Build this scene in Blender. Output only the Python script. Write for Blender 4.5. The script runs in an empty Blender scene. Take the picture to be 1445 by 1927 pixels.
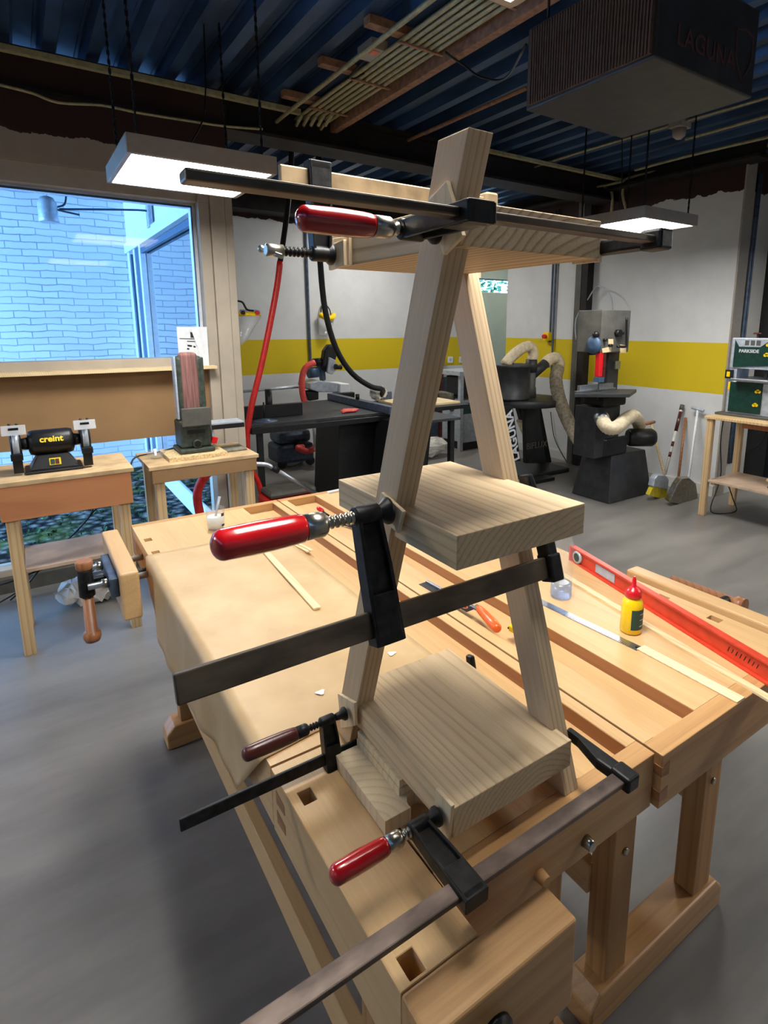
import bpy, bmesh, math, random
from mathutils import Vector, Matrix, Euler, Quaternion
random.seed(7)
PI = math.pi
S = bpy.context.scene
COL = S.collection

# ------------------------------------------------------------------ camera
F_PX, CX, CY = 1087.718, 790.0, 826.707
PITCH, YAW, EYE = math.radians(11.1409), math.radians(34.4698), 1.60
cam_d = bpy.data.cameras.new('camera')
cam = bpy.data.objects.new('camera', cam_d)
COL.objects.link(cam)
S.camera = cam
cam_d.sensor_fit = 'AUTO'
cam_d.sensor_width = 36.0
cam_d.lens = F_PX / 1927 * 36.0
cam_d.shift_x = (722.5 - CX) / 1927
cam_d.shift_y = -(963.5 - CY) / 1927
cam_d.clip_start = 0.02
cam.location = (0, 0, EYE)
# forward (horizontal) in room axes: X = along the window wall, Y = away along the benches
FWD = Vector((math.sin(YAW), math.cos(YAW), 0))
cam.rotation_euler = Euler((PI / 2 - PITCH, 0, -YAW), 'XYZ')

# ------------------------------------------------------------------ world, exposure
S.view_settings.view_transform = 'Standard'
S.view_settings.look = 'None'
S.view_settings.gamma = 1
S.view_settings.use_curve_mapping = False
S.view_settings.exposure = EXPOSURE = 0.15
W = bpy.data.worlds.new('world')
S.world = W
W.use_nodes = True
bg = W.node_tree.nodes['Background']
bg.inputs[0].default_value = (0.22, 0.52, 1.0, 1)
bg.inputs[1].default_value = SKY = 24.0
PANEL = 33.0          # emission of the ceiling light panels
PORTALS = [] and [((-0.3, 4.28, 1.3), (0, 0, 0), 3.0, 2.6), ((5.95, 1.4, 1.4), (0, 0, -PI / 2), 3.0, 2.4)]

def at(x, y, u=None, v=None, z=None):
    """point of the room seen at pixel x, y of the photograph, on the plane u=, v= or z="""
    dx, dy = (x - CX) / F_PX, -(y - CY) / F_PX
    c, s = math.cos(PITCH), math.sin(PITCH)
    f, up = c + dy * s, dy * c - s
    cy, sy = math.cos(YAW), math.sin(YAW)
    d = Vector((dx * cy + f * sy, -dx * sy + f * cy, up))
    if z is not None: t = (z - EYE) / d.z
    elif u is not None: t = u / d.x
    else: t = v / d.y
    return Vector((0, 0, EYE)) + d * t

# ------------------------------------------------------------------ materials
def nmat(name):
    m = bpy.data.materials.new(name); m.use_nodes = True
    nt = m.node_tree
    return m, nt, nt.nodes['Principled BSDF']

def N(nt, t, **kw):
    n = nt.nodes.new(t)
    for k, v in kw.items():
        if k.startswith('i_'):
            key = k[2:]
            key = int(key) if key.isdigit() else key.replace('_', ' ')
            n.inputs[key].default_value = v
        else: setattr(n, k, v)
    return n

def L(nt, a, ao, b, bi): nt.links.new(a.outputs[ao], b.inputs[bi])

def ramp(nt, stops):
    r = nt.nodes.new('ShaderNodeValToRGB')
    e = r.color_ramp.elements
    while len(e) < len(stops): e.new(0.5)
    for i, (p, c) in enumerate(stops):
        e[i].position = p; e[i].color = (*c, 1) if len(c) == 3 else c
    return r

def plain(name, col, rough=0.5, metal=0.0, var=0.12, scale=30, bump=0.0, trans=0.0, ior=1.45, alpha=1, coat=0, stretch=(1, 1, 1)):
    m, nt, b = nmat(name)
    tc = N(nt, 'ShaderNodeTexCoord'); mp = N(nt, 'ShaderNodeMapping'); mp.inputs['Scale'].default_value = stretch
    L(nt, tc, 'Object', mp, 0)
    no = N(nt, 'ShaderNodeTexNoise', i_Scale=scale, i_Detail=4.0)
    L(nt, mp, 0, no, 'Vector')
    lo = tuple(max(0, c * (1 - var * 1.6)) for c in col); hi = tuple(min(1, c * (1 + var * 1.6)) for c in col)
    r = ramp(nt, [(0.3, lo), (0.7, hi)])
    L(nt, no, 'Fac', r, 0); L(nt, r, 0, b, 'Base Color')
    b.inputs['Roughness'].default_value = rough
    b.inputs['Metallic'].default_value = metal
    b.inputs['IOR'].default_value = ior
    if trans: b.inputs['Transmission Weight'].default_value = trans
    if coat: b.inputs['Coat Weight'].default_value = coat; b.inputs['Coat Roughness'].default_value = 0.15
    if alpha < 1: b.inputs['Alpha'].default_value = alpha
    if bump:
        bp = N(nt, 'ShaderNodeBump', i_Strength=bump, i_Distance=0.002)
        L(nt, no, 'Fac', bp, 'Height'); L(nt, bp, 0, b, 'Normal')
    return m

def wood(name, light, dark, axis='Y', freq=30.0, centre=(0.12, 0, -0.25), rough=0.55, ringamt=0.55, fibre=0.5, dist=2.2, fscale=60, coat=0.0, knots=0.0):
    """growth rings around an axis parallel to the grain, so faces, edges and end grain all agree"""
    m, nt, b = nmat(name)
    tc = N(nt, 'ShaderNodeTexCoord')
    mp = N(nt, 'ShaderNodeMapping'); mp.inputs['Location'].default_value = centre
    st = {'X': (0.12, 1, 1), 'Y': (1, 0.12, 1), 'Z': (1, 1, 0.12)}[axis]
    mp.inputs['Scale'].default_value = st
    L(nt, tc, 'Object', mp, 0)
    wv = N(nt, 'ShaderNodeTexWave', wave_type='RINGS', rings_direction=axis, wave_profile='SAW')
    wv.inputs['Scale'].default_value = freq
    wv.inputs['Distortion'].default_value = dist
    wv.inputs['Detail'].default_value = 2.0
    wv.inputs['Detail Scale'].default_value = 0.35
    L(nt, mp, 0, wv, 'Vector')
    m2 = N(nt, 'ShaderNodeMapping')
    m2.inputs['Scale'].default_value = {'X': (0.03, 1, 1), 'Y': (1, 0.03, 1), 'Z': (1, 1, 0.03)}[axis]
    L(nt, tc, 'Object', m2, 0)
    fb = N(nt, 'ShaderNodeTexNoise', i_Scale=fscale * 5.0, i_Detail=3.0, i_Roughness=0.6)
    L(nt, m2, 0, fb, 'Vector')
    big = N(nt, 'ShaderNodeTexNoise', i_Scale=6.0, i_Detail=2.0)
    L(nt, mp, 0, big, 'Vector')
    r1 = ramp(nt, [(0.0, (0.25,) * 3), (0.12, (0, 0, 0)), (0.6, (0.12,) * 3), (0.93, (1, 1, 1)), (1.0, (0.5,) * 3)])
    L(nt, wv, 'Fac', r1, 0)
    mu = N(nt, 'ShaderNodeMath', operation='MULTIPLY'); mu.inputs[1].default_value = ringamt
    L(nt, r1, 0, mu, 0)
    m3 = N(nt, 'ShaderNodeMath', operation='MULTIPLY_ADD'); m3.inputs[1].default_value = fibre
    L(nt, fb, 'Fac', m3, 0); L(nt, mu, 0, m3, 2)
    m4 = N(nt, 'ShaderNodeMath', operation='MULTIPLY_ADD'); m4.inputs[1].default_value = 0.45
    L(nt, big, 'Fac', m4, 0); L(nt, m3, 0, m4, 2)
    cr = ramp(nt, [(0.18, light), (1.05 if False else 1.0, dark)])
    L(nt, m4, 0, cr, 0); L(nt, cr, 0, b, 'Base Color')
    b.inputs['Roughness'].default_value = rough
    if coat: b.inputs['Coat Weight'].default_value = coat; b.inputs['Coat Roughness'].default_value = 0.2
    bp = N(nt, 'ShaderNodeBump', i_Strength=0.15, i_Distance=0.001)
    L(nt, fb, 'Fac', bp, 'Height'); L(nt, bp, 0, b, 'Normal')
    return m

def emit(name, col, strength):
    m, nt, b = nmat(name)
    b.inputs['Base Color'].default_value = (0.8, 0.8, 0.8, 1)
    b.inputs['Emission Color'].default_value = (*col, 1)
    b.inputs['Emission Strength'].default_value = strength
    return m

def glass(name, tint=(1, 1, 1), gloss=0.12, rough=0.02, ior=1.45):
    """thin pane: clear with a share of mirror reflection, more at grazing angles"""
    m = bpy.data.materials.new(name); m.use_nodes = True; nt = m.node_tree
    nt.nodes.clear()
    out = N(nt, 'ShaderNodeOutputMaterial'); mx = N(nt, 'ShaderNodeMixShader')
    tr = N(nt, 'ShaderNodeBsdfTransparent'); tr.inputs[0].default_value = (*tint, 1)
    gl = N(nt, 'ShaderNodeBsdfGlossy'); gl.inputs['Roughness'].default_value = rough
    fr = N(nt, 'ShaderNodeFresnel', i_IOR=ior)
    ma = N(nt, 'ShaderNodeMath', operation='ADD', use_clamp=True); ma.inputs[1].default_value = gloss
    L(nt, fr, 0, ma, 0); L(nt, ma, 0, mx, 0); L(nt, tr, 0, mx, 1); L(nt, gl, 0, mx, 2); L(nt, mx, 0, out, 0)
    return m

def lin(r, g, b):
    f = lambda c: (c / 255 / 12.92) if c / 255 <= 0.04045 else ((c / 255 + 0.055) / 1.055) ** 2.4
    return (f(r), f(g), f(b))

M = {}
ASH_L, ASH_D = lin(234, 208, 166), lin(170, 136, 94)
M['ash'] = wood('ash_wood', ASH_L, ASH_D, 'Y', 34, (-0.05, 0, 0.02), 0.6, 0.30, 0.42, 7)
M['ash2'] = wood('ash_wood_wavy', ASH_L, ASH_D, 'Y', 30, (-0.15, 0, -0.28), 0.6, 0.30, 0.42, 8)
M['ash3'] = wood('ash_wood_dark_rings', lin(224, 198, 158), lin(140, 110, 75), 'Y', 26, (-0.16, 0, -0.68), 0.6, 0.45, 0.4, 7)
M['ashleg'] = wood('ash_wood_leg', lin(222, 196, 158), lin(152, 122, 86), 'Z', 32, (-0.15, 0.0, 0), 0.6, 0.34, 0.45, 5)
M['beech'] = wood('oiled_beech', lin(226, 188, 134), lin(182, 134, 82), 'Y', 9, (0.3, 0, -0.5), 0.42, 0.10, 0.45, 5, 40)
M['beechx'] = wood('oiled_beech_cross', lin(216, 168, 110), lin(150, 102, 56), 'X', 10, (0, 0.3, -0.4), 0.42, 0.18, 0.45, 4, 40)
M['beechz'] = wood('oiled_beech_upright', lin(200, 150, 92), lin(140, 94, 50), 'Z', 12, (0.3, 0.2, 0), 0.5, 0.3, 0.4, 3, 40)
M['walnut'] = wood('dark_beech_wall_of_tray', lin(178, 122, 76), lin(130, 84, 50), 'Y', 10, (0.3, 0, -0.5), 0.5, 0.3, 0.5, 3, 40)
M['pine'] = wood('raw_pine', lin(226, 196, 148), lin(176, 136, 88), 'Z', 16, (0.1, 0.08, 0), 0.65, 0.4, 0.35, 2)
M['pinex'] = wood('raw_pine_board', lin(222, 172, 124), lin(176, 118, 74), 'X', 14, (0, 0.1, 0.1), 0.65, 0.45, 0.35, 3)
M['pinexs'] = wood('orange_pine_board', lin(206, 140, 92), lin(170, 104, 62), 'X', 9, (0, 0.05, -0.75), 0.6, 0.3, 0.4, 8)
M['ply'] = plain('dusty_plywood', lin(196, 166, 124), 0.7, var=0.16, scale=9, bump=0.1)
M['plysh'] = plain('stained_plywood_shelf', lin(196, 170, 146), 0.7, var=0.2, scale=5)
M['osb'] = plain('particle_board', lin(206, 180, 134), 0.8, var=0.25, scale=90)
M['strip'] = wood('pale_pine_strip', lin(240, 218, 172), lin(206, 172, 120), 'Y', 30, (0.1, 0, 0.1), 0.6, 0.4, 0.3)
M['padwood'] = wood('thin_plywood_pad', lin(240, 218, 178), lin(204, 174, 130), 'Z', 20, (0.1, 0.1, 0), 0.7, 0.3, 0.3)
M['dowel'] = wood('brown_turned_wood', lin(178, 118, 76), lin(120, 72, 42), 'Z', 20, (0.1, 0.1, 0), 0.4, 0.4, 0.4)
M['red'] = plain('red_lacquer', lin(176, 16, 22), 0.22, var=0.35, scale=18, bump=0.15, coat=0.8, stretch=(0.3, 1, 1))
M['darkwood'] = plain('dark_stained_wood', lin(74, 28, 22), 0.35, var=0.4, scale=60, stretch=(0.1, 1, 1), coat=0.3)
M['steel'] = plain('worn_steel_bar', lin(98, 86, 72), 0.36, 0.6, var=0.35, scale=26, bump=0.1, stretch=(0.4, 1, 1))
M['steelrust'] = plain('brown_patina_bar', lin(104, 90, 82), 0.45, 0.6, var=0.45, scale=22, bump=0.1, stretch=(0.5, 1, 1))
M['tan'] = plain('pale_patina_bar', lin(150, 130, 100), 0.45, 0.6, var=0.3, scale=14)
M['cast'] = plain('black_cast_iron', lin(30, 30, 30), 0.42, 0.4, var=0.4, scale=70, bump=0.3)
M['zinc'] = plain('zinc_steel', lin(176, 170, 156), 0.3, 1.0, var=0.15, scale=40)
M['bright'] = plain('bright_steel', lin(180, 184, 190), 0.38, 1.0, var=0.08)
M['black'] = plain('black_paint', lin(20, 20, 22), 0.4, var=0.3)
M['rubber'] = plain('black_rubber', lin(18, 18, 20), 0.5, var=0.2)
M['charcoal'] = plain('charcoal_enamel', lin(46, 47, 49), 0.5, var=0.2, scale=14)
M['grey'] = plain('grey_enamel', lin(84, 82, 76), 0.5, var=0.15, scale=12)
M['bluegrey'] = plain('blue_grey_metal', lin(78, 92, 112), 0.4, 0.3, var=0.2)
M['lightgrey'] = plain('light_grey_metal', lin(176, 184, 194), 0.4, 0.3, var=0.1)
M['green'] = plain('dark_green_enamel', lin(14, 54, 46), 0.35, var=0.2)
M['olive'] = plain('dusty_dark_green', lin(54, 62, 52), 0.55, var=0.3, scale=40)
M['white'] = plain('white_plastic', lin(226, 228, 230), 0.4, var=0.04)
M['offwhite'] = plain('cream_pvc', lin(214, 206, 172), 0.5, var=0.08)
M['yellow'] = plain('yellow_plastic', lin(246, 206, 10), 0.3, var=0.05, coat=0.4)
M['redp'] = plain('red_plastic', lin(204, 20, 30), 0.3, var=0.05, coat=0.4)
M['redhose'] = plain('red_rubber_hose', lin(206, 40, 34), 0.4, var=0.1)
M['pinkhose'] = plain('coral_hose', lin(232, 84, 78), 0.4, var=0.08)
M['orange'] = plain('orange_wood_handle', lin(226, 96, 30), 0.35, var=0.12, coat=0.3)
M['levelred'] = plain('orange_red_aluminium', lin(208, 66, 40), 0.4, 0.1, var=0.08)
M['belt'] = plain('brown_abrasive', lin(124, 86, 80), 0.85, var=0.3, scale=20, stretch=(6, 1, 0.25))
M['brown'] = plain('brown_board', lin(150, 116, 78), 0.8, var=0.05, scale=4)
M['frame'] = plain('beige_painted_frame', lin(176, 164, 146), 0.5, var=0.05, scale=6)
M['frameblue'] = plain('pale_frame_outside', lin(206, 212, 220), 0.5, var=0.05)
M['slate'] = plain('slate_frame', lin(60, 84, 110), 0.5, var=0.1)
M['lamp'] = emit('lit_diffuser', (1.0, 0.985, 0.95), PANEL)
M['lampbody'] = plain('white_lamp_housing', lin(158, 150, 140), 0.5, var=0.04)
M['galv'] = plain('dusty_conduit', lin(168, 160, 122), 0.6, 0.2, var=0.12)
M['batten'] = plain('old_pink_batten', lin(150, 112, 88), 0.8, var=0.2)
M['beam'] = plain('dark_rust_beam', lin(28, 20, 19), 0.7, var=0.4, scale=8)
M['cream_hose'] = plain('beige_ribbed_hose', lin(206, 190, 160), 0.6, var=0.12)
M['dust'] = plain('dusty_beige_hose', lin(150, 138, 118), 0.8, var=0.25)
M['bagcloth'] = plain('grey_dust_cloth', lin(120, 116, 102), 0.9, var=0.2)
M['rag'] = plain('white_paper_bag', lin(206, 202, 194), 0.8, var=0.12, scale=8)
def clearmat(name, tint, diff, gloss):
    m = bpy.data.materials.new(name); m.use_nodes = True; nt = m.node_tree; nt.nodes.clear()
    out = N(nt, 'ShaderNodeOutputMaterial'); a = N(nt, 'ShaderNodeMixShader'); a.inputs[0].default_value = diff
    b = N(nt, 'ShaderNodeMixShader'); b.inputs[0].default_value = gloss
    tr = N(nt, 'ShaderNodeBsdfTransparent'); tr.inputs[0].default_value = (*tint, 1)
    df = N(nt, 'ShaderNodeBsdfDiffuse'); df.inputs[0].default_value = (0.85, 0.88, 0.92, 1)
    gl = N(nt, 'ShaderNodeBsdfGlossy'); gl.inputs['Roughness'].default_value = 0.12
    L(nt, tr, 0, a, 1); L(nt, df, 0, a, 2); L(nt, a, 0, b, 1); L(nt, gl, 0, b, 2); L(nt, b, 0, out, 0)
    return m
M['clear'] = clearmat('clear_plastic', (0.97, 0.98, 0.99), 0.07, 0.07)
M['pane'] = glass('window_pane', (0.98, 0.99, 1.0), 0.0, 0.03, 1.14)
M['mirrorpane'] = glass('reflecting_pane', (0.8, 0.88, 0.95), 0.62)
M['visor'] = clearmat('milky_visor', (0.95, 0.95, 0.93), 0.35, 0.06)
M['water'] = clearmat('blue_tinted_water', (0.62, 0.76, 0.96), 0.12, 0.12)
M['glue'] = plain('white_wood_glue', lin(240, 238, 228), 0.35, var=0.03)
M['label'] = plain('dark_green_label', lin(36, 74, 66), 0.5, var=0.06)
M['vest'] = plain('clear_visor', lin(190, 190, 186), 0.2, trans=0.5, var=0.08)
M['bristle'] = plain('yellow_bristles', lin(196, 178, 40), 0.8, var=0.3, scale=60, stretch=(4, 4, 0.3))
M['hedge'] = plain('green_leaves', lin(44, 82, 34), 0.7, var=0.5, scale=20)
M['filter'] = plain('brown_filter_pleats', lin(88, 72, 64), 0.85, var=0.12, scale=40)
M['ink'] = plain('dark_print', lin(30, 30, 34), 0.6, var=0.02)
M['silverpaint'] = plain('silver_print', lin(200, 204, 210), 0.5, var=0.02)
M['faint'] = plain('dim_maroon_print', lin(92, 58, 58), 0.6, var=0.05)

def kraft():
    m, nt, b = nmat('brown_kraft_paper')
    tc = N(nt, 'ShaderNodeTexCoord')
    no = N(nt, 'ShaderNodeTexNoise', i_Scale=7.0, i_Detail=5.0); L(nt, tc, 'Object', no, 'Vector')
    r = ramp(nt, [(0.3, lin(188, 154, 106)), (0.75, lin(212, 180, 132))]); L(nt, no, 'Fac', r, 0); L(nt, r, 0, b, 'Base Color')
    b.inputs['Roughness'].default_value = 0.5
    bp = N(nt, 'ShaderNodeBump', i_Strength=0.35, i_Distance=0.006); L(nt, no, 'Fac', bp, 'Height'); L(nt, bp, 0, b, 'Normal')
    return m
M['kraft'] = kraft()

def floor_mat():
    m, nt, b = nmat('grey_resin_floor')
    tc = N(nt, 'ShaderNodeTexCoord')
    n1 = N(nt, 'ShaderNodeTexNoise', i_Scale=0.9, i_Detail=6.0, i_Roughness=0.6); L(nt, tc, 'Object', n1, 'Vector')
    mp = N(nt, 'ShaderNodeMapping'); mp.inputs['Scale'].default_value = (0.5, 3, 1); mp.inputs['Rotation'].default_value = (0, 0, 0.5)
    L(nt, tc, 'Object', mp, 0)
    n2 = N(nt, 'ShaderNodeTexNoise', i_Scale=1.6, i_Detail=5.0, i_Roughness=0.65); L(nt, mp, 0, n2, 'Vector')
    r = ramp(nt, [(0.3, lin(92, 90, 88)), (0.7, lin(142, 137, 131))])
    ad = N(nt, 'ShaderNodeMixRGB', blend_type='MIX'); ad.inputs[0].default_value = 0.5
    L(nt, n1, 'Fac', ad, 1); L(nt, n2, 'Fac', ad, 2); L(nt, ad, 0, r, 0); L(nt, r, 0, b, 'Base Color')
    r2 = ramp(nt, [(0.3, (0.26,) * 3), (0.7, (0.48,) * 3)]); L(nt, n2, 'Fac', r2, 0); L(nt, r2, 0, b, 'Roughness')
    bp = N(nt, 'ShaderNodeBump', i_Strength=0.08, i_Distance=0.01); L(nt, n1, 'Fac', bp, 'Height'); L(nt, bp, 0, b, 'Normal')
    return m
M['floor'] = floor_mat()

def wall_mat(name, zlo, zhi, ztop, stripe=True, base=(212, 212, 210), dado=None):
    m, nt, b = nmat(name)
    g = N(nt, 'ShaderNodeNewGeometry'); sx = N(nt, 'ShaderNodeSeparateXYZ'); L(nt, g, 'Position', sx, 0)
    no = N(nt, 'ShaderNodeTexNoise', i_Scale=3.0, i_Detail=6.0, i_Roughness=0.65); L(nt, g, 'Position', no, 'Vector')
    def gt(th, src=None):
        a = N(nt, 'ShaderNodeMath', operation='GREATER_THAN'); a.inputs[1].default_value = th
        if src: L(nt, src, 0, a, 0)
        else: L(nt, sx, 2, a, 0)
        return a
    r = ramp(nt, [(0.25, lin(base[0] - 16, base[1] - 15, base[2] - 14)), (0.75, lin(*base))]); L(nt, no, 'Fac', r, 0)
    cur = r
    def mix(fac, colr, cur):
        x = N(nt, 'ShaderNodeMixRGB'); L(nt, fac, 0, x, 0); L(nt, cur, 0, x, 1); x.inputs[2].default_value = (*colr, 1); return x
    if dado:
        lt = N(nt, 'ShaderNodeMath', operation='LESS_THAN'); lt.inputs[1].default_value = dado[0]; L(nt, sx, 2, lt, 0)
        cur = mix(lt, lin(*dado[1]), cur)
    if stripe:
        a, c = gt(zlo), N(nt, 'ShaderNodeMath', operation='LESS_THAN'); c.inputs[1].default_value = zhi; L(nt, sx, 2, c, 0)
        p = N(nt, 'ShaderNodeMath', operation='MULTIPLY'); L(nt, a, 0, p, 0); L(nt, c, 0, p, 1)
        cur = mix(p, lin(206, 180, 6), cur)
    ma = N(nt, 'ShaderNodeMath', operation='MULTIPLY_ADD'); ma.inputs[1].default_value = 0.22
    L(nt, no, 'Fac', ma, 0); L(nt, sx, 2, ma, 2)
    cur = mix(gt(ztop + 0.11, ma), lin(46, 22, 18), cur)
    L(nt, cur, 0, b, 'Base Color'); b.inputs['Roughness'].default_value = 0.75
    return m
M['wallR'] = wall_mat('right_wall_paint', 0.975, 1.443, 2.76)
M['wallB'] = wall_mat('back_wall_paint', 1.022, 1.434, 2.80, dado=None)
M['wallW'] = wall_mat('window_wall_paint', 0, 0, 2.66, stripe=False, base=(170, 156, 140))
M['wallP'] = wall_mat('plain_wall_paint', 0, 0, 2.75, stripe=False, base=(206, 204, 198))
M['greenwall'] = wall_mat('grey_green_paint', 0, 0, 2.9, stripe=False, base=(150, 160, 146))
M['plaster'] = plain('white_courtyard_plaster', lin(214, 216, 220), 0.8, var=0.05, scale=3)

def brick_mat():
    m, nt, b = nmat('white_painted_brick')
    tc = N(nt, 'ShaderNodeTexCoord'); sx = N(nt, 'ShaderNodeSeparateXYZ'); L(nt, tc, 'Object', sx, 0)
    nn = N(nt, 'ShaderNodeTexNoise', i_Scale=5.0, i_Detail=4.0); L(nt, tc, 'Object', nn, 'Vector')
    wob = N(nt, 'ShaderNodeMath', operation='MULTIPLY_ADD'); wob.inputs[1].default_value = 0.045; L(nt, nn, 'Fac', wob, 0); L(nt, sx, 2, wob, 2)
    cb = N(nt, 'ShaderNodeCombineXYZ'); L(nt, sx, 0, cb, 0); L(nt, wob, 0, cb, 1)
    br = N(nt, 'ShaderNodeTexBrick'); L(nt, cb, 0, br, 'Vector')
    br.inputs['Scale'].default_value = 1.0
    br.inputs['Brick Width'].default_value = 0.27; br.inputs['Row Height'].default_value = 0.068
    br.inputs['Mortar Size'].default_value = 0.006; br.inputs['Mortar Smooth'].default_value = 0.5
    br.inputs['Color1'].default_value = (*lin(222, 224, 226), 1); br.inputs['Color2'].default_value = (*lin(206, 209, 213), 1)
    br.inputs['Mortar'].default_value = (*lin(150, 158, 168), 1)
    n3 = N(nt, 'ShaderNodeTexNoise', i_Scale=2.2, i_Detail=2.0); L(nt, tc, 'Object', n3, 'Vector')
    cl = ramp(nt, [(0.42, (0, 0, 0)), (0.62, (1, 1, 1))]); L(nt, n3, 'Fac', cl, 0)
    mx = N(nt, 'ShaderNodeMixRGB'); L(nt, cl, 0, mx, 0); mx.inputs[1].default_value = (*lin(214, 216, 220), 1); L(nt, br, 'Color', mx, 2)
    mm = N(nt, 'ShaderNodeMixRGB'); mm.inputs[0].default_value = 0.55; L(nt, mx, 0, mm, 1); L(nt, br, 'Color', mm, 2)
    L(nt, mm, 0, b, 'Base Color'); b.inputs['Roughness'].default_value = 0.8
    bp = N(nt, 'ShaderNodeBump', i_Strength=0.6, i_Distance=0.01, invert=True); L(nt, br, 'Fac', bp, 'Height'); L(nt, bp, 0, b, 'Normal')
    return m
M['brick'] = brick_mat()

def gravel_mat():
    m, nt, b = nmat('gravel_and_weeds')
    tc = N(nt, 'ShaderNodeTexCoord')
    vo = N(nt, 'ShaderNodeTexVoronoi', i_Scale=13.0); L(nt, tc, 'Object', vo, 'Vector')
    no = N(nt, 'ShaderNodeTexNoise', i_Scale=1.8, i_Detail=5.0); L(nt, tc, 'Object', no, 'Vector')
    r = ramp(nt, [(0.1, (0.34, 0.30, 0.27)), (0.36, (0.14, 0.125, 0.11)), (0.66, (0.02, 0.02, 0.02))]); L(nt, vo, 'Distance', r, 0)
    g = ramp(nt, [(0.5, (0, 0, 0)), (0.62, (0.8,) * 3)]); L(nt, no, 'Fac', g, 0)
    mx = N(nt, 'ShaderNodeMixRGB'); L(nt, g, 0, mx, 0); L(nt, r, 0, mx, 1); mx.inputs[2].default_value = (*(0.10, 0.12, 0.035), 1)
    L(nt, mx, 0, b, 'Base Color'); b.inputs['Roughness'].default_value = 0.95; b.inputs['Specular IOR Level'].default_value = 0.0
    bp = N(nt, 'ShaderNodeBump', i_Strength=1.0, i_Distance=0.03, invert=True); L(nt, vo, 'Distance', bp, 'Height'); L(nt, bp, 0, b, 'Normal')
    return m
M['gravel'] = gravel_mat()
M['deck'] = plain('blue_grey_deck', lin(50, 74, 108), 0.45, 0.35, var=0.35, scale=5, stretch=(1, 0.3, 1))

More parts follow.
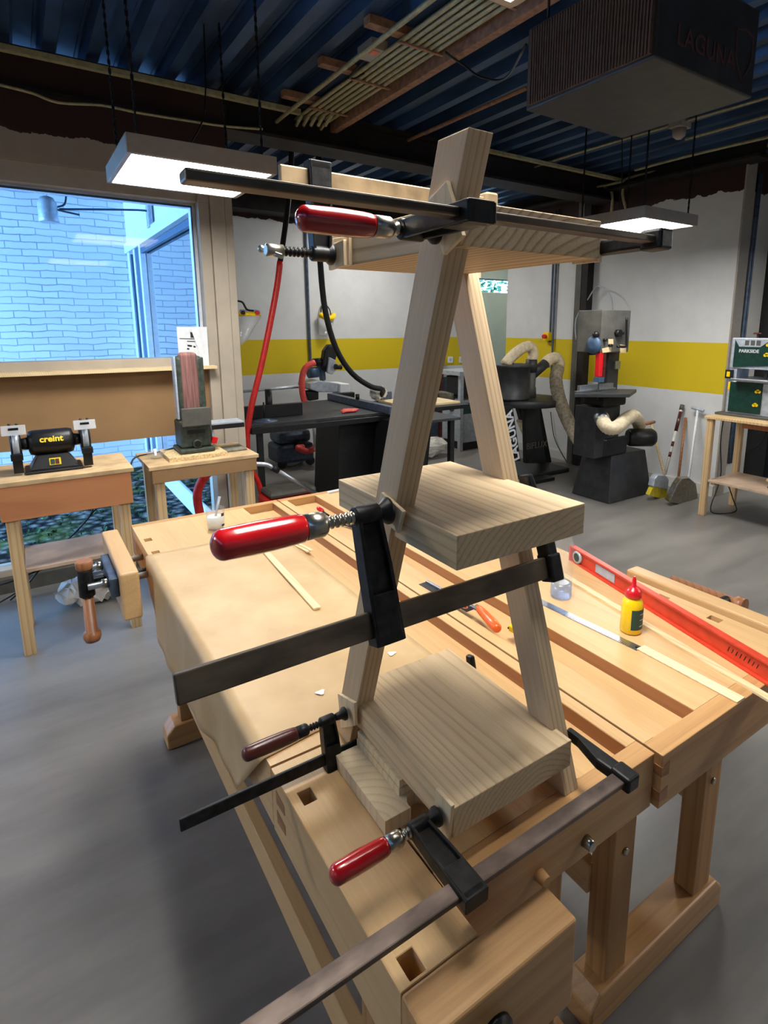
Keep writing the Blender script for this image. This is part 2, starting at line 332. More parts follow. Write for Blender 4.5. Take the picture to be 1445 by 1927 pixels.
# ------------------------------------------------------------------ mesh helper
class MB:
    def __init__(self): self.v, self.f, self.s = [], [], []
    def add(self, vs, fs, smooth=False):
        o = len(self.v); self.v += [Vector(p) for p in vs]
        self.f += [tuple(o + i for i in f) for f in fs]; self.s += [smooth] * len(fs); return self
    def box(self, a, b):
        x0, x1 = sorted((a[0], b[0])); y0, y1 = sorted((a[1], b[1])); z0, z1 = sorted((a[2], b[2]))
        return self.add([(x0, y0, z0), (x1, y0, z0), (x1, y1, z0), (x0, y1, z0), (x0, y0, z1), (x1, y0, z1), (x1, y1, z1), (x0, y1, z1)],
                        [(3, 2, 1, 0), (4, 5, 6, 7), (0, 1, 5, 4), (1, 2, 6, 5), (2, 3, 7, 6), (3, 0, 4, 7)])
    def cbox(self, c, d, rot=None):
        h = [x / 2 for x in d]; m = MB().box([-x for x in h], h)
        R = rot.to_matrix() if rot else Matrix.Identity(3)
        return self.add([R @ p + Vector(c) for p in m.v], m.f)
    def bar(self, p, q, w, t, up=(0, 0, 1)):
        """rectangular bar from p to q, w across, t along up"""
        p, q = Vector(p), Vector(q); d = (q - p).normalized(); s = d.cross(Vector(up))
        s = s.normalized() if s.length > 1e-6 else Vector((1, 0, 0)); n = s.cross(d).normalized()
        vs = [c + s * (i * w / 2) + n * (j * t / 2) for c in (p, q) for i, j in ((-1, -1), (1, -1), (1, 1), (-1, 1))]
        return self.add(vs, [(3, 2, 1, 0), (4, 5, 6, 7), (0, 1, 5, 4), (1, 2, 6, 5), (2, 3, 7, 6), (3, 0, 4, 7)])
    def prism(self, poly, ext):
        """closed polygon (3D points) swept along ext"""
        n = len(poly); e = Vector(ext); a = [Vector(p) for p in poly]
        nrm = Vector((0, 0, 0))
        for i in range(n): nrm += a[i].cross(a[(i + 1) % n])
        if nrm.dot(e) < 0: a = a[::-1]
        return self.add(a + [p + e for p in a], [tuple(range(n))[::-1], tuple(range(n, 2 * n))] + [(i, (i + 1) % n, n + (i + 1) % n, n + i) for i in range(n)])
    def lathe(self, prof, o=(0, 0, 0), ax=(0, 0, 1), seg=20, smooth=True):
        """prof: list of (t, r) along ax from o"""
        o = Vector(o); ax = Vector(ax).normalized(); q = Vector((0, 0, 1)).rotation_difference(ax)
        s, t = q @ Vector((1, 0, 0)), q @ Vector((0, 1, 0)); vs, fs = [], []
        for (h, r) in prof:
            for k in range(seg):
                a = 2 * PI * k / seg; vs.append(o + ax * h + (s * math.cos(a) + t * math.sin(a)) * r)
        for i in range(len(prof) - 1):
            for k in range(seg):
                k2 = (k + 1) % seg; fs.append((i * seg + k, i * seg + k2, (i + 1) * seg + k2, (i + 1) * seg + k))
        fs.append(tuple(range(seg))[::-1]); fs.append(tuple((len(prof) - 1) * seg + k for k in range(seg)))
        self.add(vs, fs, smooth)
        if smooth: self.s[-1] = self.s[-2] = False
        return self
    def cyl(self, p, q, r, r2=None, seg=16):
        p, q = Vector(p), Vector(q); return self.lathe([(0, r), ((q - p).length, r if r2 is None else r2)], p, q - p, seg)
    def tube(self, pts, r, seg=8, smooth_pts=4, ribs=0.0):
        P = spline([Vector(p) for p in pts], smooth_pts) if smooth_pts else [Vector(p) for p in pts]
        vs, fs = [], []; prev = None
        for i, p in enumerate(P):
            d = (P[min(i + 1, len(P) - 1)] - P[max(i - 1, 0)]).normalized()
            if prev is None:
                s = d.cross(Vector((0, 0, 1)));  s = s if s.length > 0.05 else d.cross(Vector((1, 0, 0)))
            else: s = prev - d * prev.dot(d)
            s.normalize(); prev = s.copy(); t = d.cross(s)
            rr = r * (1 + (ribs if i % 2 else -ribs))
            for k in range(seg):
                a = 2 * PI * k / seg; vs.append(p + (s * math.cos(a) + t * math.sin(a)) * rr)
        for i in range(len(P) - 1):
            for k in range(seg):
                k2 = (k + 1) % seg; fs.append((i * seg + k, i * seg + k2, (i + 1) * seg + k2, (i + 1) * seg + k))
        fs.append(tuple(range(seg))[::-1]); fs.append(tuple((len(P) - 1) * seg + k for k in range(seg)))
        return self.add(vs, fs, True)
    def ball(self, c, r, sc=(1, 1, 1), seg=14, rings=8):
        vs, fs = [], []
        for i in range(rings + 1):
            ph = PI * i / rings
            for k in range(seg):
                a = 2 * PI * k / seg
                vs.append(Vector(c) + Vector((r * sc[0] * math.sin(ph) * math.cos(a), r * sc[1] * math.sin(ph) * math.sin(a), r * sc[2] * math.cos(ph))))
        for i in range(rings):
            for k in range(seg):
                k2 = (k + 1) % seg; fs.append((i * seg + k, (i + 1) * seg + k, (i + 1) * seg + k2, i * seg + k2))
        return self.add(vs, fs, True)
    def mapped(self, fn): self.v = [Vector(fn(p)) for p in self.v]; return self
    def mesh(self, name, origin=Vector((0, 0, 0)), inv=None):
        me = bpy.data.meshes.new(name)
        vs = [(inv @ (p - origin)) if inv else (p - origin) for p in self.v]
        me.from_pydata([tuple(p) for p in vs], [], self.f)
        bm = bmesh.new(); bm.from_mesh(me); bmesh.ops.remove_doubles(bm, verts=bm.verts, dist=1e-6) if len(self.v) < 4000 else None
        bmesh.ops.recalc_face_normals(bm, faces=bm.faces)
        bm.to_mesh(me); bm.free()
        sm = self.s if len(me.polygons) == len(self.s) else None
        for i, p in enumerate(me.polygons): p.use_smooth = bool(sm and sm[i])
        return me

def spline(P, n):
    out = []
    for i in range(len(P) - 1):
        a, b = P[max(i - 1, 0)], P[i]; c, d = P[i + 1], P[min(i + 2, len(P) - 1)]
        for k in range(n):
            t = k / n
            out.append(0.5 * ((2 * b) + (c - a) * t + (2 * a - 5 * b + 4 * c - d) * t * t + (3 * b - a - 3 * c + d) * t ** 3))
    return out + [P[-1]]

def tag(o, label=None, cat=None, group=None, kind=None):
    if label: o['label'] = label
    if cat: o['category'] = cat
    if group: o['group'] = group
    if kind: o['kind'] = kind
    return o

def root_of(o):
    m = Matrix.Identity(4)
    while o is not None:
        m = (Matrix.Translation(o.location) @ o.rotation_euler.to_matrix().to_4x4()) @ m; o = o.parent
    return m

def obj(name, mb, mat, parent=None, bevel=0.0, world=True, label=None, org=None, rot=None, seg=2):
    """ONE mesh object. world=True: the MB is in room coordinates; it is moved into the parent's frame."""
    base = root_of(parent) if parent else Matrix.Identity(4)
    o = bpy.data.objects.new(name, None) if False else None
    loc = Vector((0, 0, 0)); R = Matrix.Identity(3)
    if org is not None: loc = Vector(org)
    if rot is not None: R = rot.to_matrix()
    if world:
        binv = base.inverted(); T = (Matrix.Translation(loc) @ R.to_4x4()).inverted() @ binv
    else: T = (Matrix.Translation(loc) @ R.to_4x4()).inverted()
    mb2 = MB(); mb2.v = [T @ p for p in mb.v]; mb2.f = mb.f; mb2.s = mb.s
    me = mb2.mesh(name); me.materials.append(M[mat] if isinstance(mat, str) else mat)
    o = bpy.data.objects.new(name, me); COL.objects.link(o)
    o.location = loc; o.rotation_euler = R.to_euler()
    if parent: o.parent = parent
    if bevel:
        b = o.modifiers.new('bevel', 'BEVEL'); b.width = bevel; b.segments = seg; b.limit_method = 'ANGLE'; b.angle_limit = 0.7
    if label: o['label'] = label
    return o

def thing(name, label, cat, loc=(0, 0, 0), rot=(0, 0, 0), group=None):
    o = bpy.data.objects.new(name, None); COL.objects.link(o); o.empty_display_size = 0.1
    o.location = loc; o.rotation_euler = rot
    return tag(o, label, cat, group)

def single(name, mb, mat, label, cat, org=None, bevel=0.0, group=None, kind=None):
    """a thing that is one mesh, its origin at org"""
    o = obj(name, mb, mat, None, bevel, org=org if org is not None else centre(mb))
    return tag(o, label, cat, group, kind)

def centre(mb):
    xs = [p.x for p in mb.v]; ys = [p.y for p in mb.v]; zs = [p.z for p in mb.v]
    return Vector(((min(xs) + max(xs)) / 2, (min(ys) + max(ys)) / 2, min(zs)))

def struct(name, mb, mat, parent=None, bevel=0.0):
    o = obj(name, mb, mat, parent, bevel)
    if not parent: o['kind'] = 'structure'
    return o

def cut(o, cutter):
    """carve the closed shapes of a MB out of an object and drop the cutter"""
    me = MB(); me.v, me.f, me.s = cutter.v, cutter.f, cutter.s
    c = obj('cutter', cutter, 'black', None)
    bpy.context.view_layer.update()
    m = o.modifiers.new('cut', 'BOOLEAN'); m.operation = 'DIFFERENCE'; m.object = c; m.solver = 'EXACT'
    bpy.context.view_layer.update()
    dg = bpy.context.evaluated_depsgraph_get()
    bevs = [(x, x.show_viewport) for x in o.modifiers if x.type == 'BEVEL']
    for x, _ in bevs: x.show_viewport = False
    bpy.context.view_layer.update(); dg = bpy.context.evaluated_depsgraph_get()
    new = bpy.data.meshes.new_from_object(o.evaluated_get(dg)); o.modifiers.remove(m)
    for x, s in bevs: x.show_viewport = True
    o.data = new
    bpy.data.objects.remove(c)
    return o

def text(name, body, size, origin, xdir, ydir, mat, parent, depth=0.0008, align='CENTER', bold=0.0, label=None, squash=1.0):
    cu = bpy.data.curves.new(name, 'FONT'); cu.body = body; cu.size = size; cu.extrude = depth; cu.align_x = align; cu.align_y = 'CENTER'; cu.offset = bold
    cu.resolution_u = 3
    t = bpy.data.objects.new(name, cu); COL.objects.link(t); bpy.context.view_layer.update()
    dg = bpy.context.evaluated_depsgraph_get(); me = bpy.data.meshes.new_from_object(t.evaluated_get(dg))
    bpy.data.objects.remove(t)
    X, Y = Vector(xdir).normalized(), Vector(ydir).normalized(); Z = X.cross(Y)
    R = Matrix((X, Y, Z)).transposed().to_4x4(); Mx = Matrix.Translation(Vector(origin)) @ R @ Matrix.Diagonal((squash, 1, 1, 1))
    if parent: Mx = root_of(parent).inverted() @ Mx
    me.transform(Mx); me.materials.clear(); me.materials.append(M[mat])
    o = bpy.data.objects.new(name, me); COL.objects.link(o)
    if parent: o.parent = parent
    if label: o['label'] = label
    return o

def dup(root, loc=None, rot=None, label=None, group=None):
    def cp(o, par):
        c = o.copy(); COL.objects.link(c); c.parent = par
        for ch in [x for x in o.children]: cp(ch, c)
        return c
    r = cp(root, None)
    if loc is not None: r.location = loc
    if rot is not None: r.rotation_euler = rot
    if label: r['label'] = label
    if group: r['group'] = group
    return r

for p, r, a, b in PORTALS:
    ld = bpy.data.lights.new('window_portal', 'AREA'); ld.shape = 'RECTANGLE'; ld.size = a; ld.size_y = b; ld.cycles.is_portal = True
    lo = bpy.data.objects.new('window_portal', ld); COL.objects.link(lo); lo.location = p
    lo.rotation_euler = Euler((-PI / 2, 0, r[2]), 'XYZ')
# ================================================================== the room
struct('floor', MB().add([(-3.2, -3.2, -0.1), (9, -3.2, -0.1), (9, 8.3, -0.1), (1.2, 8.3, -0.1), (1.2, 4.25, -0.1), (-3.2, 4.25, -0.1), (-3.2, -3.2, 0), (9, -3.2, 0), (9, 8.3, 0), (1.2, 8.3, 0), (1.2, 4.25, 0), (-3.2, 4.25, 0)],
       [(0, 4, 3, 2, 1), (0, 5, 4), (7, 8, 9, 10, 6), (6, 10, 11), (0, 1, 7, 6), (1, 2, 8, 7), (2, 3, 9, 8), (3, 4, 10, 9), (4, 5, 11, 10), (5, 0, 6, 11)]), 'floor')
# window wall (left far side of the picture), opening X -1.6..1.07, Z 0.1..2.395
WV = 4.13
mb = MB()
mb.box((-3.2, WV, 0), (-1.7, WV + 0.2, 3.1)); mb.box((-1.7, WV, 2.51), (1.29, WV + 0.2, 3.1))
struct('wall_window_side', mb, 'wallW')
mb = MB().box((1.13, WV + 0.2, 0), (1.29, 8.3, 3.1))
struct('wall_courtyard_side', mb, 'wallP')
struct('trim_1', MB().box((-1.7, WV - 0.02, 0), (1.29, WV + 0.2, 0.09)), 'grey')
win = struct('window_1', MB().box((-1.7, WV + 0.02, 2.395), (1.07, WV + 0.16, 2.51)).box((-1.7, WV + 0.02, 1.33), (1.07, WV + 0.16, 1.388)).box((-1.7, WV + 0.02, 0.09), (1.07, WV + 0.16, 0.135))
             .box((-1.7, WV + 0.02, 0.135), (-1.62, WV + 0.16, 2.395)), 'frame', bevel=0.004)
struct('window_post', MB().box((1.07, WV - 0.01, 0.09), (1.14, WV + 0.2, 2.395)).box((1.142, WV - 0.03, 0.0), (1.235, WV + 0.2, 2.51)).box((1.237, WV - 0.02, 0), (1.29, WV + 0.2, 2.51))
       .box((1.07, WV - 0.012, 2.395), (1.142, WV + 0.2, 2.51)), 'frame', win, 0.004)
struct('window_lining', MB().box((-1.62, WV + 0.1, 2.372), (1.07, WV + 0.17, 2.395)).box((1.048, WV + 0.08, 1.388), (1.07, WV + 0.17, 2.372)), 'frameblue', win)
struct('window_seal', MB().box((-1.62, WV + 0.075, 2.366), (1.05, WV + 0.08, 2.378)).box((1.042, WV + 0.07, 1.388), (1.048, WV + 0.08, 2.37)), 'slate', win)
struct('window_pane', MB().box((-1.62, WV + 0.11, 1.388), (1.05, WV + 0.116, 2.372)), 'pane', win)
struct('window_pane', MB().box((-1.62, WV + 0.11, 0.135), (1.07, WV + 0.116, 0.87)), 'pane', win)
single('window_panel', MB().box((-1.62, WV + 0.03, 0.862), (1.068, WV + 0.06, 1.312)), 'brown', 'plain brown board filling the window behind the bench grinder', 'panel')
single('window_shelf', MB().box((-1.62, WV - 0.10, 1.312), (1.10, WV + 0.09, 1.333)), 'strip', 'long narrow pale wood ledge under the big window pane', 'shelf', bevel=0.002)
# back room wall, right wall, alcove and unseen walls that close the room
struct('wall_back', MB().box((1.29, 6.8, 0), (5.5, 6.95, 3.1)), 'wallB')
struct('wall_right', MB().box((5.3, 2.79, 0), (5.5, 5.72, 3.1)), 'wallR')
struct('wall_alcove', MB().box((5.12, 8.1, 0), (9, 8.25, 2.17)).box((5.12, 8.1, 2.42), (9, 8.25, 3.1)).box((5.12, 8.1, 2.17), (6.3, 8.25, 2.42)).box((5.5, 6.8, 0), (5.58, 8.1, 3.1)), 'greenwall')
w2 = struct('window_2', MB().box((6.3, 8.16, 2.17), (9, 8.2, 2.19)).box((6.3, 8.16, 2.40), (9, 8.2, 2.42)), 'frame')
struct('window_pane', MB().box((6.3, 8.17, 2.19), (9, 8.176, 2.40)), 'pane', w2)
struct('wall_alcove_right', MB().box((8.9, 5.7, 0), (9, 8.1, 3.1)), 'wallP')
struct('wall_behind_saw', MB().box((5.5, 5.6, 0), (9, 5.72, 3.1)), 'wallP')
struct('wall_pier', MB().box((5.502, 2.79, 0), (5.85, 3.0, 3.1)), 'wallP')
struct('wall_far_right', MB().box((5.85, -3.2, 0), (6.0, 0.4, 3.1)).box((5.86, 2.79, 0), (6.0, 3.0, 3.1)).box((5.85, 0.4, 0), (6.0, 2.79, 0.12)).box((5.85, 0.4, 2.6), (6.0, 2.79, 3.1)), 'wallP')
w3 = struct('window_3', MB().box((5.86, 0.4, 0.12), (5.95, 2.55, 0.18)).box((5.86, 0.4, 2.54), (5.95, 2.55, 2.6)).box((5.83, 2.60, 0.12), (5.97, 2.79, 2.6)).box((5.86, 1.4, 0.18), (5.95, 1.48, 2.54)).box((5.86, 0.4, 0.18), (5.95, 0.48, 2.54)), 'black')
struct('window_pane', MB().box((5.9, 0.48, 0.18), (5.906, 2.60, 2.54)), 'pane', w3)
struct('wall_left', MB().box((-3.3, -3.2, 0), (-3.2, WV, 3.1)), 'wallP')
struct('wall_behind_camera', MB().box((-3.2, -3.3, 0), (6, -3.2, 3.1)), 'wallP')
struct('baseboard_right', MB().box((5.285, 2.79, 0.0), (5.3, 5.72, 0.10)), 'wallP')
# ceiling: profiled steel deck, ribs along the benches
mb = MB(); per = 0.21; x = -3.2; prof = []
while x < 9.0:
    prof += [(x, 3.16), (x + 0.085, 3.16), (x + 0.088, 3.153), (x + 0.098, 3.153), (x + 0.101, 3.16), (x + 0.108, 3.16), (x + 0.125, 3.09), (x + 0.19, 3.09)]
    x += per
n = len(prof)
vs = [(a, -3.3, b) for a, b in prof] + [(a, 8.3, b) for a, b in prof] + [(a, -3.3, b + 0.02) for a, b in prof] + [(a, 8.3, b + 0.02) for a, b in prof]
fs = [(i, i + 1, n + i + 1, n + i) for i in range(n - 1)] + [(2 * n + i + 1, 2 * n + i, 3 * n + i, 3 * n + i + 1) for i in range(n - 1)]
mb.add(vs, fs)
struct('ceiling', mb, 'deck')
struct('trim_2', MB().box((-3.2, 4.08, 2.86), (5.3, 4.33, 2.88)).box((-3.2, 4.19, 2.88), (5.3, 4.21, 3.07)).box((-3.2, 4.10, 3.07), (5.3, 4.31, 3.088)), 'beam')
struct('trim_3', MB().box((5.1, 2.6, 2.95), (5.34, 5.72, 2.97)).box((5.21, 2.6, 2.97), (5.23, 5.72, 3.08)).box((1.29, 6.5, 2.84), (5.2, 6.8, 3.08)), 'beam')
struct('trim_4', MB().box((5.22, 4.45, 0), (5.3, 4.53, 2.95)), 'grey')
struct('trim_5', MB().box((5.2, 4.345, 0), (5.3, 4.425, 2.95)), 'beam')
struct('trim_6', MB().box((5.302, 2.775, 0), (5.46, 2.79, 3.0)), 'lampbody')
# courtyard outside the window
struct('courtyard_ground', MB().box((-4.5, WV + 0.2, -0.12), (1.12, 7.4, -0.02)), 'gravel')
struct('wall_courtyard_brick', MB().box((-4.5, 7.25, -0.1), (1.1, 7.4, 3.5)), 'brick')
struct('wall_courtyard_right', MB().box((1.10, WV + 0.21, 2.44), (1.125, 7.25, 3.5)).box((1.10, 7.1, -0.1), (1.125, 7.25, 2.44)).box((1.10, WV + 0.21, -0.1), (1.125, 7.1, 0.16)), 'plaster')
w4 = struct('window_4', MB().box((1.06, WV + 0.22, 2.36), (1.11, 7.2, 2.46)).box((1.07, 6.98, 0.1), (1.11, 7.1, 2.36)).box((1.07, 6.66, 0.1), (1.11, 6.74, 2.36)).box((1.06, 6.28, 0.1), (1.11, 6.36, 2.36)), 'frameblue', bevel=0.004)
struct('window_slide', MB().box((1.075, 6.42, 0.1), (1.095, 6.62, 2.36)).box((1.075, 6.9, 0.1), (1.095, 6.98, 2.33)).box((1.07, WV + 0.25, 2.28), (1.10, 6.4, 2.33)), 'slate', w4)
struct('window_pane', MB().box((1.112, WV + 0.22, 0.16), (1.118, 6.98, 2.36)), 'mirrorpane', w4)
# wall lamp outside
c = at(283, 400, u=1.08)
t = thing('wall_lamp', 'small outdoor lamp on a long thin arm seen through the window against white brick', 'lamp', c)
obj('wall_mount', MB().box(c + Vector((-0.03, -0.05, -0.13)), c + Vector((0.0, 0.05, 0.1))), 'lightgrey', t, 0.006)
e = at(95, 392, v=c.y)
obj('arm', MB().tube([c + Vector((-0.02, 0, 0)), c + Vector((-0.1, 0, 0.01)), Vector((e.x + 0.06, c.y, e.z))], 0.009, 6), 'slate', t)
obj('lamp_head', MB().lathe([(0, 0.02), (0.01, 0.045), (0.05, 0.068), (0.17, 0.07), (0.2, 0.075)], (e.x - 0.02, c.y, e.z + 0.09), (0, 0, -1)), 'lightgrey', t)
obj('hook', MB().tube([(e.x + 0.12, c.y, e.z + 0.12), (e.x + 0.1, c.y, e.z + 0.04), (e.x + 0.03, c.y, e.z), (e.x + 0.2, c.y, e.z - 0.03)], 0.008, 6), 'slate', t)
# low weeds
mb = MB()
for i in range(300):
    a, b = random.uniform(-0.6, 1.0), random.uniform(4.7, 7.2)
    for k in range(4):
        an = random.uniform(0, 2 * PI); h = random.uniform(0.01, 0.045)
        p = Vector((a, b, -0.03)); q = p + Vector((math.cos(an) * h, math.sin(an) * h, h)); s = Vector((-math.sin(an), math.cos(an), 0)) * 0.003
        mb.add([p - s, p + s, q + s * 2.2, q - s * 2.2], [(0, 1, 2, 3)])
tag(obj('weeds', mb, 'hedge'), 'low green weeds growing in the gravel outside the window', 'weeds', kind='stuff')
mb = MB()
for i in range(9000):  # leaves made dense and wide so they also hold back skylight
    p = Vector((random.uniform(6.5, 8.2), random.uniform(-0.6, 4.2), random.uniform(-0.1, 2.9))); a = Vector([random.gauss(0, 1) for _ in range(3)]).normalized() * 0.07; b = a.orthogonal().normalized() * 0.04
    mb.add([p - a, p + b, p + a, p - b], [(0, 1, 2, 3)])
tag(obj('shrubbery', mb, 'hedge'), 'green foliage glimpsed through the dark framed window at far right', 'foliage', kind='stuff')
mb = MB()
for i in range(2500):
    p = Vector((random.uniform(6.2, 9.4), random.uniform(8.6, 9.4), random.uniform(-0.1, 2.9))); a = Vector([random.gauss(0, 1) for _ in range(3)]).normalized() * 0.07; b = a.orthogonal().normalized() * 0.04
    mb.add([p - a, p + b, p + a, p - b], [(0, 1, 2, 3)])
tag(obj('treetop', mb, 'hedge'), 'bright green leaves seen through the small high window of the alcove', 'foliage', kind='stuff')
struct('wall_sky_block', MB().box((8.3, -3, -0.1), (8.5, 4.5, 2.9)), 'plaster')  # added wall behind the shrubs, blocks skylight through the far right window
struct('ground_outside', MB().box((6.0, -3, -0.15), (12, 14, -0.1)), 'gravel')

# ================================================================== ceiling things
def panel_light(cx, cy, z, label, grp='square ceiling panel lights', chains=True):
    t = thing('ceiling_light', label, 'lamp', (cx, cy, z), group=grp)
    h = 0.31; o = Vector((cx, cy, z))
    obj('housing', MB().box(o + Vector((-h, -h, 0)), o + Vector((h, -h + 0.02, 0.075))).box(o + Vector((-h, h - 0.02, 0)), o + Vector((h, h, 0.075))).box(o + Vector((-h, -h + 0.02, 0)), o + Vector((-h + 0.02, h - 0.02, 0.075))).box(o + Vector((h - 0.02, -h + 0.02, 0)), o + Vector((h, h - 0.02, 0.075))).box(o + Vector((-h + 0.02, -h + 0.02, 0.066)), o + Vector((h - 0.02, h - 0.02, 0.075))), 'lampbody', t, 0.002)
    obj('diffuser', MB().box(o + Vector((-h + 0.022, -h + 0.022, 0.004)), o + Vector((h - 0.022, h - 0.022, 0.012))), 'lamp', t)
    if chains:
        for sx in (-1, 1):
            for sy in (-1, 1):
                m = MB(); a = o + Vector((sx * (h - 0.05), sy * (h - 0.05), 0.075)); zz = a.z; k = 0
                while zz < 3.08:
                    d = (0.006, 0.0025) if k % 2 else (0.0025, 0.006)
                    m.box((a.x - d[0], a.y - d[1], zz), (a.x + d[0], a.y + d[1], min(zz + 0.022, 3.1))); zz += 0.019; k += 1
                obj('chain', m, 'black', t)
        m = MB().tube([o + Vector((0, h * 0.4, 0.075)), o + Vector((0.06, h * 0.6, 0.2)), o + Vector((0.16, h * 0.8, 0.4)), (cx + 0.2, cy + h, 3.1)], 0.004, 6)
        obj('power_cable', m, 'rubber', t)
    return t
panel_light(0.75, 3.00, 2.275, 'lit square panel light hanging on chains in front of the window')
panel_light(3.80, 2.78, 2.30, 'lit square panel light hanging before the white wall at right')
panel_light(0.672, 0.765, 2.288, 'lit square panel light cut off by the top edge, above the pipes')
panel_light(3.6, -0.5, 2.30, 'added unseen square panel light behind the camera on the right')  # added out of view to raise the general brightness of the room
panel_light(3.6, 5.7, 2.95, 'added square panel light up in the back room', chains=False)  # added lamp, brightens the back room
panel_light(-2.1, 2.5, 2.30, 'added unseen square panel light left of the picture before the window')  # added off to the left so the stool's left faces look less blue
panel_light(5.0, 0.7, 2.30, 'added unseen square panel light beyond the right edge above the wooden table')  # put in beyond the frame edge to brighten the dim pier and table
panel_light(7.0, 6.9, 2.95, 'added unseen square panel light in the alcove behind the white wall', chains=False)  # added lamp out of sight, lifts the too dark alcove

# air filter box
a, b = Vector((1.69, 1.20, 2.40)), Vector((2.27, 1.75, 2.68))
t = thing('air_filter', 'big dark box shaped air cleaner hanging under the ceiling at upper right', 'air cleaner', ((a.x + b.x) / 2, (a.y + b.y) / 2, a.z))
obj('body', MB().box(a, b), 'charcoal', t, 0.006)
m = MB().box((a.x - 0.006, a.y + 0.012, a.z + 0.012), (a.x, b.y - 0.012, b.z - 0.012)); y = a.y + 0.014
while y < b.y - 0.02:
    m.box((a.x - 0.012, y, a.z + 0.014), (a.x - 0.006, y + 0.006, b.z - 0.014)); y += 0.012
obj('filter_panel', m, 'filter', t)
text('lettering', 'LAGUNA', 0.085, (a.x + 0.27, a.y - 0.002, a.z + 0.085), (1, 0, 0), (0, 0, 1), 'faint', t, squash=1.0)
pts = [(0, .16), (.10, .175), (.20, .16), (.195, .07), (.15, .015), (.10, -.02), (.05, .015), (.005, .07)]
sh = [(a.x + 0.44 + p * .55, a.y, a.z + 0.06 + q * .8) for p, q in pts]; m = MB()
for i in range(len(sh)): m.bar(sh[i], sh[(i + 1) % len(sh)], 0.004, 0.006, (0, 1, 0))
obj('shield_emblem', m, 'faint', t)
for sx in (a.x + 0.05, b.x - 0.05):
    for sy in (a.y + 0.05, b.y - 0.05): obj('hanger', MB().cyl((sx, sy, b.z), (sx, sy, 3.1), 0.005, seg=8), 'black', t)
single('filter_cable', MB().tube([at(838, 98, z=3.0), at(875, 125, z=2.97), at(905, 145, z=2.9), at(950, 148, z=2.8), (1.69, 1.76, 2.63)], 0.006, 6), 'rubber', 'thin black cable sagging from the pipes to the dark air cleaner box', 'cable')

# electrical pipes along the ceiling
GP = 'cream conduits running in a bundle along the ceiling'
for i in range(6):
    x = 1.79 + 0.042 * i
    ds = ['leftmost', 'second from left', 'third from left', 'fourth from left', 'fifth from left', 'rightmost'][i]
    y0 = 4.05 - 0.03 * i if i < 5 else 4.15
    single('conduit', MB().tube([(x, y0 + 0.1, 2.985), (x, y0, 3.02), (x, y0 - 0.2, 3.03), (x, 0.4, 3.03)], 0.012, 8), 'galv', 'cream ceiling pipe, %s of the bundle of six beside the wooden batten' % ds, 'pipe', group=GP)
single('conduit', MB().tube([(1.66, 4.2, 2.98), (1.66, 4.0, 3.0), (1.66, 0.4, 3.0)], 0.013, 8), 'galv', 'single cream pipe left of the bundle, crossing below the short battens', 'pipe')
single('ceiling_batten', MB().box((2.075, 0.4, 3.0), (2.125, 4.36, 3.085)), 'batten', 'long pinkish wood batten running along the right of the pipe bundle', 'batten')
for i, y in enumerate((2.2, 2.76, 3.3, 3.86, 4.34)):
    single('ceiling_bracket', MB().box((1.58, y - 0.03, 3.045), (1.93 if i < 4 else 2.07, y + 0.03, 3.085)).box((1.76, y - 0.012, 3.01), (2.04, y + 0.004, 3.018)), 'batten',
           ['short wooden crosspiece above the pipe bundle, at the top edge', 'short wooden crosspiece above the pipes, second from the top edge', 'short wooden crosspiece above the pipes, third from the top edge', 'short wooden crosspiece above the pipes beside the long cream rail', 'lowest wooden crosspiece where the pipe bundle ends'][i], 'bracket', group='wooden crosspieces carrying the ceiling pipes')
m = MB().box((1.70, 2.92, 3.03), (1.80, 3.08, 3.085))
t = thing('junction_box', 'small pale junction box with a red label among the ceiling pipes', 'junction box', (1.75, 3.0, 3.03))
obj('case', m, 'lampbody', t, 0.004); obj('sticker', MB().box((1.72, 2.94, 3.028), (1.76, 2.99, 3.030)), 'redp', t)
obj('lead', MB().tube([(1.75, 3.08, 3.04), (1.72, 3.2, 2.99), (1.77, 3.25, 3.0), (1.82, 3.22, 3.03)], 0.005, 6), 'rubber', t)
single('ceiling_rail', MB().box((-3.1, 3.97, 3.005), (1.75, 4.01, 3.035)), 'galv', 'long cream cable rail crossing the ceiling above the window', 'rail')
single('ceiling_rail', MB().box((3.38, 3.95, 3.02), (5.2, 3.99, 3.045)), 'galv', 'cream cable rail on the ceiling above the top shelf and bandsaw', 'rail')
ws = [at(x, y, v=4.05) for x, y in [(0, 160), (60, 175), (110, 193), (190, 198), (260, 212), (340, 225), (420, 237), (494, 243)]]
single('wall_cable', MB().tube(ws, 0.008, 6), 'galv', 'loose cream cable sagging along the dark red wall above the window', 'cable')
single('ceiling_cable', MB().tube([at(625, 238, v=4.3), at(680, 262, v=4.6), at(735, 280, v=4.9), at(820, 284, v=5.3), at(930, 285, v=5.6)], 0.010, 6), 'galv', 'loose cream cable sagging behind the top of the wooden stool', 'cable')
def pipe(pts, r, label, grp=None, mat='galv', cat='pipe', name='conduit'): return single(name, MB().tube(pts, r, 8), mat, label, cat, group=grp)
pipe([at(740, 276, z=3.06), at(990, 166, z=3.06)], 0.014, 'straight pinkish pipe crossing the blue ceiling left of the air cleaner', mat='batten')
pipe([at(968, 328, z=3.06), at(1080, 290, z=3.06), at(1445, 183, z=3.06)], 0.010, 'thin cream pipe on the blue ceiling just under the air cleaner')
pipe([at(1290, 262, z=3.05), at(1445, 218, z=3.05)], 0.012, 'short cream pipe from the junction box to the right edge')
pipe([at(1195, 320, z=3.05), at(1300, 292, z=3.05), at(1445, 258, z=3.05)], 0.013, 'upper cream pipe of the pair above the right panel light', 'pair of pipes above the right panel light')
